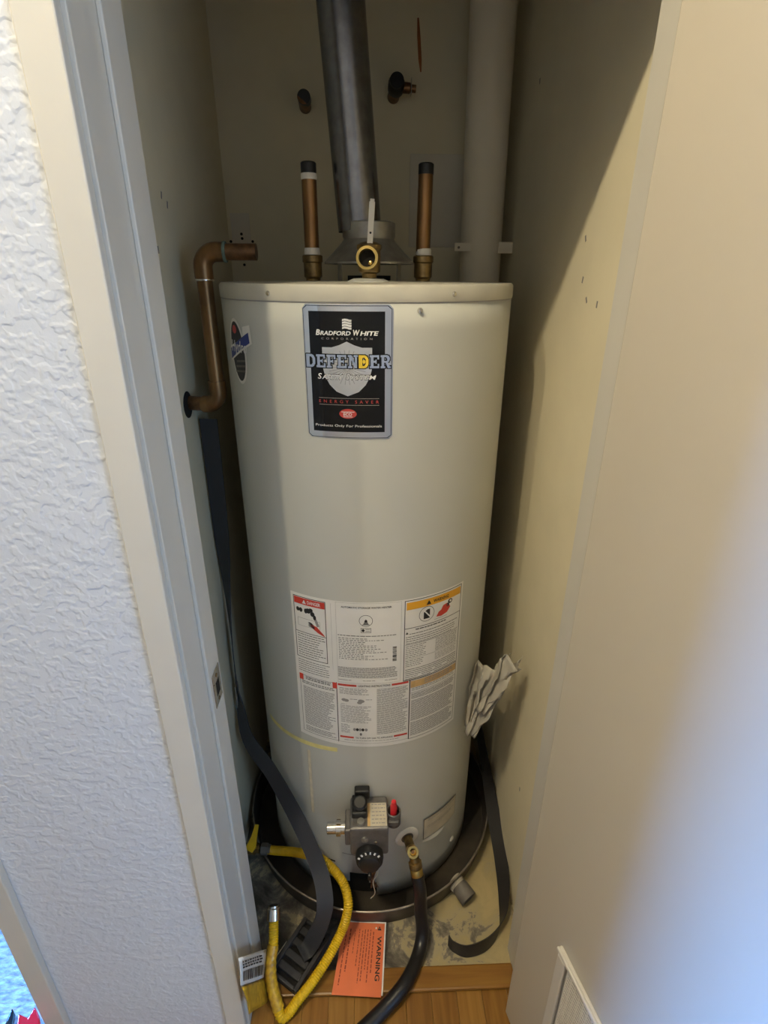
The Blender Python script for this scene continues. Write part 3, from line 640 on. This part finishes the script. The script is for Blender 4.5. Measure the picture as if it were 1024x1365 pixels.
# gas control valve
GV = MB().box(-.050, .034, -.362, -.2805, .298, .384).build('gas_control_valve', M_grey_alu, WH, smooth=False, bevel=.005)
MB().box(-.062, -.048, -.352, -.298, .318, .366).build('valve_shoulder', M_grey_alu, GV, smooth=False, bevel=.003)
MB().lathe([(.013, 0), (.013, .010), (.0165, .010), (.0165, .020), (.0125, .021), (.0125, .040), (.010, .041), (.010, .020), (0, .02)], (-.062, -.325, .340), (-1, 0, 0), 24).build('inlet_nipple', M_steel, GV)
MB().lathe([(.0175, .010), (.0175, .019)], (-.062, -.325, .340), (-1, 0, 0), 6).build('inlet_nut', M_brass, GV)
kn = MB().lathe([(.030, 0), (.031, .010), (.029, .020), (.024, .022), (.022, .030), (.019, .032), (0, .032)], (-.008, -.362, .305), (0, -1, .10), 36).build('temperature_knob', M_black, GV)
mb = MB(); kM = Matrix.Translation((-.008, -.362, .305)) @ Matrix.Rotation(-.10, 4, 'X')
for a in (-62, -40, -18, 4, 26, 50):
    ar = math.radians(a); M_ = kM @ Matrix.Rotation(ar, 4, 'Y'); mb.box(-.0016, .0016, -.0235, -.0215, .0225, .0285, M_)
mb.build('knob_marks', M_white, kn, smooth=False)
MB().box(-.012, -.004, -.404, -.392, .276, .292).build('knob_tab', M_black, kn, smooth=False, bevel=.002)
bc = MB().box(-.046, -.012, -.338, -.290, .384, .402).build('black_cap', M_black, GV, smooth=False, bevel=.003)
MB().lathe([(.016, .0), (.016, .016), (.012, .020), (0, .020)], (-.028, -.318, .402), (0, -.35, 1), 20).build('cap_button', M_black, bc)
MB().box(-.040, -.006, -.304, -.286, .402, .426).build('cap_hood', M_black, bc, smooth=False, bevel=.003)
MB().lathe([(.008, 0), (.008, .008), (0, .0085)], (-.026, -.348, .384), n=14).build('set_screw', M_galv2, GV)
MB().lathe([(.0075, 0), (.0075, .004), (.004, .0055), (0, .0055)], (-.018, -.362, .352), (0, -1, 0), 14).build('set_screw', M_galv2, GV)
MB().lathe([(.004, 0), (.004, .004), (0, .005)], (.006, -.362, .345), (0, -1, 0), 10).build('set_screw', M_steel, GV)
sk = MB().box(-.006, .031, -.356, -.300, .3842, .3847).build('valve_sticker', M_paper_t, GV, smooth=False)
MB().box(-.0115, -.0055, -.356, -.300, .3842, .38475).build('sticker_band', M_label_or2, GV, smooth=False)
mb = MB()
for k in range(6):
    y = -.350+k*.009; x = -.002
    while x < .027: q = random.uniform(.003, .008); mb.box(x, min(x+q, .028), y, y+.0022, .3847, .38485); x += q+.002
mb.build('sticker_print', M_grey_ink2, sk, smooth=False)
br = MB(); br.box(.030, .058, -.340, -.296, .360, .372); br.lathe([(.0165, .346), (.0165, .384), (.0135, .386), (.0135, .372), (0, .372)], (.047, -.320, 0), n=24)
br.build('igniter_bracket', M_grey_alu, GV, bevel=.0015)
MB().lathe([(.0136, .374), (0, .3745)], (.047, -.320, 0), n=20).build('socket_bore', M_dark, GV)
MB().lathe([(.0075, .370), (.0075, .402), (.006, .405), (.0055, .413), (.0, .4145)], (.047, -.320, 0), n=18).build('reset_button', M_red, GV)
mb = MB()
for (x0, ph, r_) in ((-.004, 0, .0016), (.004, 1.2, .0013), (-.001, 2.4, .0018), (.008, .5, .0011)):
    mb.tube(spline([(x0, -.340, .300), (x0+.004*math.sin(ph), -.348, .245), (x0*.3-.002, -.345, .185), (x0+.005*math.cos(ph), -.325, .125), (x0*.5-.004+.004*ph*.3, -.275, .075)], 8), r_, 8)
mb.build('thermocouple_wires', M_copper, GV)
MB().tube(spline([(.004, -.343, .27), (.011, -.350, .22), (.000, -.352, .19), (.004, -.347, .14), (-.006, -.338, .105)], 8), .0012, 6).build('igniter_wire', M_tan_t, GV)

# drain valve
dz = Vector((.30, -.954, .0)).normalized(); dp = Vector((.084, -.2675, .222))
DV = MB().lathe([(.030, -.004), (.030, .001), (.026, .0035), (.016, .004), (.016, -.004)], dp, dz, 36).build('drain_valve', M_tape, WH)
MB().lathe([(.0155, -.003), (.0155, .0042), (0, .0043)], dp, dz, 28).build('drain_recess', M_pvc_d, DV)
q = dp + dz*.045
MB().tube([dp+dz*.002, q+Vector((-.004, 0, .004))], .011, 20).build('valve_body', M_brass, DV)
ax = Vector((.10, -.75, .66)).normalized()
MB().lathe([(.0125, -.010), (.0135, .010), (.0135, .020), (.0085, .020), (.0080, .008), (0, .008)], q+Vector((-.005, .006, .004)), ax, 24).build('valve_stem_socket', M_brass_b, DV)
MB().lathe([(.004, .006), (.004, .016), (0, .016)], q+Vector((-.005, .006, .004)), ax, 12).build('stem_screw', M_copper, DV)
h0 = q+Vector((.000, -.004, -.004)); hd = Vector((.16, -.42, -.88)).normalized()
MB().lathe([(.0115, .0), (.0115, .012), (.0155, .013), (.0155, .026), (.013, .027)], h0, hd, 8*3).build('hose_union', M_brass, DV)

# ------------------------------------------------------------------ drain hose
h1 = h0+hd*.028
DHs = empty('drain_hose', h1, 'black rubber drain hose running from the brass drain valve', 'hose')
MB().lathe([(.0140, 0), (.0150, .002), (.0150, .020), (.0138, .022)], h1, hd, 24).build('brass_ferrule', M_brass_b, DHs)
hp = [h1+hd*.016, h1+hd*.05, at(561, 1215, Z=.085), at(563, 1245, Z=.035), at(557, 1275, Z=.018), at(541, 1310, Z=.029), at(512, 1345, Z=.020), at(478, 1378, Z=.017), at(430, 1415, Z=.017), at(380, 1480, Z=.017)]
MB().tube(spline(hp, 12), .0155, 20).build('hose', M_rubber, DHs)

# ------------------------------------------------------------------ vent pipes and stubs
VP = empty('flue_pipe', (.002, 0, 1.56), 'grey galvanized flue pipe leaning above the draft hood', 'pipe')
p0 = Vector((-.017+.004, 0, 1.556)); p1 = at(454, 0, Y=0); dv = (p1-p0).normalized()
MB().tube([p0, p0+dv*1.19], .0405, 48, caps=False).build('pipe', M_galv, VP)
MB().box(-.001, .001, -.004, .004, .02, .86, Matrix.Translation(p0) @ dv.to_track_quat('Z', 'Y').to_matrix().to_4x4() @ Matrix.Rotation(.5, 4, 'Z') @ Matrix.Translation((0, .0405, 0))).build('seam', M_galv, VP, smooth=False)
WP = empty('white_drain_pipe', (.284, .331, 0), 'thick cream painted pipe rising in the closet corner behind the heater', 'pipe')
pb = at(639.5, 360, Y=.331); pt = at(658.5, 0, Y=.331); dv = (pt-pb).normalized(); k = (pb.z-.002)/dv.z; 
MB().tube([pb-dv*k, pb-dv*(pb.z-1.425)/dv.z], .0520, 48).build('pipe', M_white_pipe, WP)
MB().tube([pb-dv*(pb.z-1.424)/dv.z, pb+dv*(2.745-pb.z)/dv.z], .0500, 48).build('pipe', M_white_pipe, WP)
zc = at(640, 330, Y=.29).z; pc = pb+dv*((zc-pb.z)/dv.z)
st = MB(); n = 28
st.lathe([(.0505, -.0115), (.0522, -.0115), (.0522, .0115), (.0505, .0115), (.0505, -.0115)], pc, (0, 0, 1), 48)
sb2 = st.build('pipe_strap', M_white_pipe, WP)
MB().box(pc.x+.035, XR-.001, pc.y-.0410, pc.y-.0385, pc.z-.0125, pc.z+.0125).build('strap_ear', M_white_pipe, sb2, smooth=False, bevel=.0008)
MB().box(pc.x-.071, pc.x-.030, pc.y-.0410, pc.y-.0385, pc.z-.008, pc.z+.010).build('strap_ear', M_white_pipe, sb2, smooth=False, bevel=.0008)
MB().lathe([(0, .002), (.003, .0015), (.003, 0)], (pc.x-.062, pc.y-.041, pc.z), (0, -1, 0), 10).build('strap_screw', M_pvc_d, sb2)

def bore(mb_parent, p, r): MB().lathe([(r, .0006), (0, .0007)], p, (0, -1, 0), 20).build('pipe_bore', M_dark, mb_parent)
P1 = at(405, 129, Y=.375)
s1 = empty('copper_pipe_stub', (P1.x, YK, P1.z), 'short dark copper pipe stub out of the back wall, left of the flue pipe', 'pipe stub')
q = MB().tube([(P1.x-.003, YK-.001, P1.z-.004), (P1.x, .375, P1.z)], .0145, 24).build('pipe', M_copper, s1); MB().tube([(P1.x, .400, P1.z), (P1.x, .3745, P1.z)], .0152, 24).build('pipe_end', M_black, s1)
P2 = at(529, 112, Y=.365)
s2 = empty('capped_valve_stub', (P2.x, YK, P2.z), 'blackened pipe stub with a side valve on the back wall, right of the flue pipe', 'pipe stub')
MB().tube([(P2.x-.004, YK-.001, P2.z-.006), (P2.x, .39, P2.z)], .0145, 24).build('pipe', M_copper, s2)
MB().lathe([(.0135, 0), (.0190, .004), (.0190, .032), (.0160, .036), (.0160, .048), (.0, .049)], (P2.x, .405, P2.z), (0, -1, .12), 24).build('valve_body', M_black, s2)
MB().lathe([(.011, 0), (.011, .022), (.008, .024), (.008, .036), (0, .036)], (P2.x+.010, .388, P2.z), (1, 0, -.08), 20).build('side_port', M_copper, s2)
MB().box(P2.x+.034, P2.x+.0355, .375, .397, P2.z-.016, P2.z+.016).build('valve_washer', M_steel, s2, smooth=False, bevel=.0005)
MB().lathe([(.007, 0), (.007, .010), (0, .011)], (P2.x+.036, .387, P2.z-.002), (1, 0, 0), 12).build('port_nut', M_brass, s2)

# copper discharge pipe on the left
CPp = empty('copper_discharge_pipe', (-.350, -.045, 1.245), 'brown copper pipe with elbows rising along the left closet wall', 'pipe')
yv = -.075; A = at(288, 510, Y=yv); B = at(273, 365, Y=yv); C_ = at(342, 336, Y=yv); ztop = C_.z
xv = (A.x+B.x)/2
zb = at(280, 538, Y=-.07).z
MB().tube([(xv, yv, zb+.022), (xv, yv, ztop-.026)], .0140, 24).build('riser', M_copper_l, CPp)
el = [(xv+.026*(1-math.cos(a)), yv, ztop-.026+.026*math.sin(a)) for a in [PI/2*k/10 for k in range(11)]]
MB().tube([(xv, yv, ztop-.046)] + el + [(xv+.042, yv, ztop)], .0166, 24).build('elbow', M_copper_l, CPp)
MB().tube([(xv+.040, yv, ztop), (C_.x, yv, C_.z)], .0140, 24).build('outlet_arm', M_copper, CPp)
MB().lathe([(.0172, -.0025), (.0180, 0), (.0172, .0025)], (xv+.042, yv, ztop), (1, 0, 0), 24).build('solder_ring', M_ox, CPp)
MB().lathe([(.0169, -.0015), (.0174, 0), (.0169, .0015)], (xv, yv, ztop-.046), (0, 0, 1), 24).build('solder_ring', M_steel, CPp)
el = [(xv-.024*(1-math.cos(a)), yv, zb+.024-.024*math.sin(a)) for a in [PI/2*k/10 for k in range(11)]]
MB().tube([(xv, yv, zb+.046)] + el + [(xv-.030, yv+.002, zb)], .0166, 24).build('elbow', M_copper_l, CPp)
MB().tube([(xv-.028, yv+.002, zb), (XL-.002, yv+.008, zb+.001)], .0140, 20).build('wall_arm', M_copper, CPp)
h = at(260, 536, X=XL)
MB().lathe([(.026, .0), (.026, .0010), (0, .0012)], (XL, yv-.004, zb), (1, 0, 0), 22).build('wall_hole', M_dark, wl)

# ------------------------------------------------------------------ straps
LS = empty('seismic_strap', (-.334, -.045, 1.20), 'long charcoal strap hanging down the left of the heater from the copper pipe', 'strap')
P = [(-.332, -.040, 1.205), (-.333, -.040, 1.10), (-.335, -.042, .95), (-.338, -.045, .80), (-.341, -.05, .66), (-.342, -.055, .54), (-.336, -.070, .470), (-.314, -.115, .395), tuple(at(362, 1030, Y=-.185)), tuple(at(398, 1095, Y=-.265)), tuple(at(424, 1155, Y=-.320)), tuple(at(433, 1195, Y=-.362)), tuple(at(430, 1225, Y=-.385)), (-.150, -.402, .043), (-.170, -.415, .0365)]
Wv = [(1, -.15, 0), (1, -.2, 0), (1, -.35, 0), (.6, -.8, 0), (.3, -1, 0), (.35, -1, 0), (.6, -.7, 0), (.85, -.45, .15), (.9, -.3, .25), (.95, -.1, .2), (1, .05, .12), (1, .15, 0), (1, .2, -.1), (.75, -.6, 0), (.7, -.7, 0)]
def smooth_pair(P, W, n):
    return spline(P, n), spline(W, n)
a, b = smooth_pair(P, Wv, 8)
LSo = MB().ribbon(a, b, .038, .0022).build('strap_band', M_strap, LS)
br_ = at(333, 905, X=-.3385)
MB().box(-.3455, -.3415, -.068, -.042, .452, .520).build('strap_buckle', M_galv2, LS, smooth=False, bevel=.0015)
MB().box(-.3414, -.3411, -.060, -.050, .478, .492).build('buckle_hole', M_dark, LS, smooth=False)
RS = empty('loose_strap', (.33, -.10, .01), 'black strap curling on the stained floor beside the right closet wall', 'strap')
P = [(.314, .16, .40), (.322, .06, .26), (.334, -.04, .160), (.343, -.13, .085), (.344, -.22, .050), tuple(at(672, 1195, Z=.040)), tuple(at(668, 1232, Z=.026)), tuple(at(651, 1257, Z=.024)), tuple(at(624, 1268, Z=.024)), tuple(at(605, 1262, Z=.024)), tuple(at(598, 1253, Z=.024))]
P = [(min(p[0], .345), p[1], p[2]) for p in P]
Wv = [(.1, -.3, 1), (.2, -.5, .8), (.5, -.5, .7), (.75, -.2, .6), (.75, .0, .65), (.55, .1, .8), (.3, .2, 1), (.1, .2, 1), (0, .1, 1), (0, 0, 1), (0, 0, 1)]
a, b = smooth_pair(P, Wv, 10)
MB().ribbon(a, b, .040, .0022).build('strap_band', M_strapb, RS)

# slotted plate under the yellow gas line
SP = empty('slotted_plate', (-.175, -.41, .013), 'dark grey slotted plate lying between the pan and the yellow gas line', 'plate')
ca_ = at(424, 1234, Z=.030); cb_ = at(376, 1308, Z=.030); d = (cb_-ca_); Ln = d.length; d.normalize(); wv = d.cross(Vector((0, 0, 1))).normalized()
SM = Matrix(((d.x, wv.x, 0, ca_.x), (d.y, wv.y, 0, ca_.y), (0, 0, 1, .0235), (0, 0, 0, 1)))
W2 = .036
n = 5; sl = Ln/n
for sgn in (-1, 1): MB().box(0, Ln, sgn*W2-.005, sgn*W2+.005, -.009, .008, SM).build('side_rail', M_slot, SP, smooth=False, bevel=.002)
for k in range(n+1): MB().box(k*sl-.008 if k else 0, min(k*sl+.008, Ln), -W2+.005, W2-.005, -.006, .006, SM).build('cross_bar', M_slot, SP, smooth=False, bevel=.002)
MB().box(0, Ln, -W2, W2, -.0092, -.0065, SM).build('plate_base', M_dark, SP, smooth=False)
MB().box(Ln*.5, Ln+.004, W2+.0052, W2+.0075, -.009, .009, SM).build('metal_edge', M_steel, SP, smooth=False, bevel=.0006)

# ------------------------------------------------------------------ drain pan
DP = empty('drain_pan', (0, 0, 0), 'round tarnished metal drain pan under the water heater', 'pan')
MB().lathe([(0, .001), (.334, .001), (.338, .003), (.347, .062), (.349, .064), (.346, .0665), (.343, .064), (.335, .006), (.330, .0035), (0, .0035)], n=128).build('pan_shell', M_pan, DP)
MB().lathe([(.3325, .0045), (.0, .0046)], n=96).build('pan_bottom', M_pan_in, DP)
MB().tube([(.3465*math.cos(2*PI*k/128), .3465*math.sin(2*PI*k/128), .0655) for k in range(129)], .0026, 8, caps=False).build('pan_rim', M_rim, DP)
ea = math.atan2(-.265, .215); ed = Vector((math.cos(ea), math.sin(ea), 0)); e0 = ed*.336+Vector((0, 0, .036))
ft = MB().lathe([(.0215, 0), (.0215, .014), (.0185, .015), (.0185, .020)], e0, ed, 24).build('drain_fitting', M_pvc, DP)
eb = e0+ed*.020; ed2 = Vector((.55, -.78, -.22)).normalized()
MB().lathe([(.0195, -.004), (.0215, .004), (.0225, .034), (.017, .0345), (.016, .02), (0, .02)], eb, ed2, 6*4).build('drain_spout', M_pvc_d, ft)

# ------------------------------------------------------------------ yellow gas line, shut-off, tag
GVv = empty('gas_shutoff_valve', (-.335, -.186, .080), 'small gas shut-off valve with yellow lever at the left closet wall', 'valve')
MB().tube([(XL+.001, -.180, .080), (-.330, -.184, .080)], .0105, 18).build('gas_pipe', M_pvc_d, GVv)
MB().lathe([(.0125, 0), (.0165, .004), (.0165, .022), (.0125, .026), (.0125, .034)], (-.333, -.184, .080), (1, -.1, 0), 8).build('valve_body', M_brass, GVv)
lvv = MB(); lvv.lathe([(.0, .024), (.011, .023), (.011, .012), (.008, .010)], (-.318, -.186, .080), (0, -.35, 1), 16)
a = Vector((-.318, -.193, .100)); 
lvv.ribbon([a+Vector((-.006, -.012, -.004)), a, a+Vector((.004, .02, .008)), a+Vector((.008, .045, .020))], [(1, -.1, 0)]*4, [.022, .024, .015, .010], .005)
lvv.build('valve_lever', M_yellow, GVv, bevel=.0008)
YL = empty('yellow_gas_line', (-.14, -.45, .012), 'yellow corrugated gas line looping from the shut-off valve over the plate', 'hose')
gp = [(-.290, -.189, .080), (-.262, -.194, .080), tuple(at(385, 1135, Z=.100)), tuple(at(400, 1137, Z=.122)), tuple(at(416, 1141, Z=.146)), tuple(at(435, 1150, Z=.155)), tuple(at(456, 1174, Z=.138)), tuple(at(464, 1200, Z=.120)), tuple(at(462, 1222, Z=.095)), tuple(at(456, 1240, Z=.072)), tuple(at(440, 1272, Z=.054)), tuple(at(417, 1308, Z=.042)), tuple(at(398, 1332, Z=.028)), tuple(at(384, 1351, Z=.014)), tuple(at(375, 1355, Z=.016)), tuple(at(369, 1337, Z=.030)), tuple(at(362, 1309, Z=.048)), tuple(at(361, 1282, Z=.066)), tuple(at(364.5, 1258, Z=.086)), tuple(at(365, 1232, Z=.110)), tuple(at(365, 1226, Z=.116))]
pts = spline(gp, 60); acc = 0; rad = []
for k, p in enumerate(pts):
    if k: acc += (p-pts[k-1]).length
    rad.append(.0108+.0007*math.sin(acc*2*PI/.0048))
MB().tube(pts[30:], rad[30:], 12).build('corrugated_tube', M_yellow, YL)
MB().lathe([(.012, 0), (.015, .002), (.015, .018), (.0125, .020), (.0125, .026)], (-.296, -.1886, .080), (1, -.1, 0), 6).build('flare_nut', M_pvc_d, YL)
a = Vector(gp[-2]); b = Vector(gp[-1]); d = (b-a).normalized()
MB().lathe([(.0118, 0), (.0150, .002), (.0150, .024), (.0128, .026), (.0128, .030), (.009, .030), (.009, .01), (0, .01)], b-d*.002, d, 24).build('end_fitting', M_steel, YL)
sl_ = spline(gp[-7:-2], 10); MB().tube(sl_[6:40], [.0128+.0006*math.sin(k*1.7) for k in range(len(sl_[6:40]))], 14).build('clear_sleeve', M_yellow_d, YL)
# tag on the sleeve
TG = empty('barcode_tag', tuple(at(340, 1310, Z=.03)), 'white and yellow barcode tag stuck to the yellow gas line', 'tag')
def quad_sheet(name, px, zz, M, parent, th=.0008, n=6, wob=.0012):
    c = [at(*p, X=z) for p, z in zip(px, zz)]; mb = MB(); vs = []
    for i in range(n+1):
        for j in range(n+1):
            u, v = i/n, j/n; p = (c[0]*(1-u)+c[1]*u)*(1-v) + (c[3]*(1-u)+c[2]*u)*v
            vs.append(p+Vector((wob*math.sin(u*7+v*4), 0, 0)))
    mb.add(vs, [(i*(n+1)+j, (i+1)*(n+1)+j, (i+1)*(n+1)+j+1, i*(n+1)+j+1) for i in range(n) for j in range(n)])
    o = mb.build(name, M, parent); s = o.modifiers.new('thickness', 'SOLIDIFY'); s.thickness = th; return o, c
o1, c = quad_sheet('tag_paper', [(317.5, 1277), (355, 1265), (352, 1303), (321, 1314)], (-.2560, -.2440, -.2440, -.2560), M_paper, TG)
def onq(c, u, v, dz=.0022): return (c[0]*(1-u)+c[1]*u)*(1-v) + (c[3]*(1-u)+c[2]*u)*v + Vector((dz+.0012*math.sin(u*7+v*4), -dz*.6, dz*.6))
mb = MB(); u = .10
while u < .88:
    wd = random.choice((.012, .02, .03)); mb.add([onq(c, u, .50), onq(c, u+wd, .50), onq(c, u+wd, .86), onq(c, u, .86)], [(0, 1, 2, 3)]); u += wd+random.choice((.014, .022))
for v in (.14, .24, .34):
    u = .08
    while u < .80: wd = random.uniform(.04, .10); mb.add([onq(c, u, v), onq(c, u+wd, v), onq(c, u+wd, v+.055), onq(c, u, v+.055)], [(0, 1, 2, 3)]); u += wd+.03
mb.sheet('tag_print', M_ink, o1)
o2, c = quad_sheet('yellow_film', [(322, 1316), (353, 1303), (362, 1331), (333, 1352)], (-.2560, -.2440, -.2330, -.2480), M_yellow_d, TG, wob=.0022)

# ------------------------------------------------------------------ warning card
WC = empty('warning_card', tuple(at(478, 1280, Z=.014)), 'orange warning card lying across the wooden threshold', 'card')
zc_ = .0145; cp = [at(459, 1229, Z=zc_), at(513, 1231.5, Z=zc_), at(508, 1330, Z=zc_), at(442, 1326, Z=zc_)]
cp = [Vector((p.x, p.y, zc_)) for p in cp]; 
mb = MB(); off = Vector((.004, .004, -.0022)); mb.add([p+off for p in cp]+[p+off+Vector((0, 0, .0012)) for p in cp], [(3, 2, 1, 0), (4, 5, 6, 7), (0, 1, 5, 4), (1, 2, 6, 5), (2, 3, 7, 6), (3, 0, 4, 7)]); mb.build('back_leaf', M_white, WC, smooth=False)
mb = MB(); mb.add([p+Vector((0, 0, -.0006)) for p in cp]+[p+Vector((0, 0, .0006)) for p in cp], [(3, 2, 1, 0), (4, 5, 6, 7), (0, 1, 5, 4), (1, 2, 6, 5), (2, 3, 7, 6), (3, 0, 4, 7)]); cd = mb.build('card_leaf', M_orange, WC, smooth=False)
# card coordinates: a runs down the photo (0 top .. 1 bottom), b runs right (0..1)
def cpos(a, b, dz=.0010): p = (cp[0]*(1-b)+cp[1]*b)*(1-a) + (cp[3]*(1-b)+cp[2]*b)*a; return p+Vector((0, 0, dz))
mb = MB(); put_text(mb, 'WARNING', lambda x, y: cpos(x, y), .19, .80, .845, .945, bold=.02); mb.add([cpos(.105, .835), cpos(.105, .93), cpos(.045, .882)], [(0, 1, 2)])
mb.sheet('card_lettering', M_ink, cd)
mb = MB(); mb.add([cpos(.085, .872, .0013), cpos(.085, .895, .0013), cpos(.066, .884, .0013)], [(0, 1, 2)]); mb.sheet('triangle_mark', M_orange, cd)
mb = MB()
for b_, a0, a1, hh in ((.735, .13, .70, .022), (.665, .10, .84, .020), (.600, .10, .66, .020), (.535, .10, .82, .020), (.475, .12, .84, .018), (.40, .10, .62, .018), (.30, .12, .45, .014), (.18, .10, .70, .028), (.09, .12, .88, .022)):
    a_ = a0
    while a_ < a1:
        q = random.uniform(.02, .07); mb.add([cpos(a_, b_), cpos(min(a1, a_+q), b_), cpos(min(a1, a_+q), b_+hh), cpos(a_, b_+hh)], [(0, 1, 2, 3)]); a_ += q+.014
mb.sheet('card_small_print', M_ink_r, cd)
mb = MB(); n = 16; c0 = [cpos(.075+.016*math.sin(2*PI*k/n), .80+.018*math.cos(2*PI*k/n), .0012) for k in range(n)]; mb.add(c0, [tuple(range(n))]); mb.sheet('punch_hole', M_paper, cd)

# ------------------------------------------------------------------ crumpled document pouch
PB = empty('paper_pouch', (.245, -.20, .49), 'crumpled grey paper pouch wedged between the tank and right wall', 'pouch')
def crumple(name, bot, top, wb_, wt_, Y, seed, bulge, M=M_bag, dy=0):
    rnd = random.Random(seed); n, m_ = 12, 14; ph = [rnd.uniform(0, 6) for _ in range(6)]; vs = []
    for j in range(m_+1):
        v = j/m_
        for i in range(n+1):
            u = i/n-.5
            c = Vector(bot)*(1-v)+Vector(top)*v; wd = wb_*(1-v)+wt_*v
            fold = .010*math.sin(u*9+ph[0]+v*3)+.006*math.sin(u*17+ph[1]-v*7)+.004*math.sin(v*19+ph[2]+u*5)
            p = c+Vector((u*wd*.92, u*wd*(-.35)+dy+fold*(.5+v)+bulge*(.25-u*u)*-1, u*wd*.25*v + .012*math.sin(u*6+ph[3])*v + .02*u*v))
            lim = XR-.004; p.x = min(p.x, lim)
            rr = math.hypot(p.x, p.y)
            if rr < R+.006: s_ = (R+.006)/rr; p.x *= s_; p.y *= s_
            vs.append(p)
    mb = MB(); mb.add(vs, [(j*(n+1)+i, j*(n+1)+i+1, (j+1)*(n+1)+i+1, (j+1)*(n+1)+i) for j in range(m_) for i in range(n)])
    o = mb.build(name, M, PB); s = o.modifiers.new('thickness', 'SOLIDIFY'); s.thickness = .0009; return o
crumple('pouch_front', at(626, 978, Y=-.215), at(668, 895, Y=-.205), .022, .085, -.2, 3, .03)
crumple('pouch_back', at(628, 968, Y=-.185), at(652, 884, Y=-.150), .030, .105, -.17, 8, .02)
crumple('folded_leaflet', at(640, 948, Y=-.225), at(682, 880, Y=-.215), .018, .050, -.2, 21, .015)

# ------------------------------------------------------------------ red and black thing in the side doorway
RB = empty('plastic_case', (-.735, -.545, 0), 'glossy red and black plastic case on the floor by the side doorway', 'case')
M_rg = mat('glossy_red', (.55, .012, .02), .12, coat=.6); M_bg = mat('glossy_black', (.010, .010, .011), .15, coat=.5)
def wedge(pts, z0, z1, top_in=.006):
    n = len(pts); c = Vector((sum(p[0] for p in pts)/n, sum(p[1] for p in pts)/n)); mb = MB()
    up = []
    for (x, y, dz) in pts: q = Vector((x, y)); q = q+(c-q).normalized()*top_in; up.append((q.x, q.y, z1+dz))
    mb.add([(x, y, z0) for x, y, _ in pts]+up, [tuple(reversed(range(n))), tuple(range(n, 2*n))]+[(k, (k+1) % n, n+(k+1) % n, n+k) for k in range(n)]); return mb
def cpx(*q): return [(p.x, p.y, dz) for (x, y, dz) in q for p in [at(x, y, Z=.080)]]
wedge(cpx((23, 1349, 0), (36, 1353, -.004), (47, 1340, .004), (53, 1350, 0), (57, 1375, -.004), (60, 1430, -.01), (10, 1430, -.01)), .001, .080, .003).build('case_shell', M_rg, RB, bevel=.003)
wedge(cpx((17, 1341, .002), (21.5, 1350, 0), (6, 1430, -.01), (-40, 1430, -.01), (-14, 1385, -.006), (7, 1360, -.003)), .001, .080, .003).build('case_side', M_bg, RB, bevel=.003)
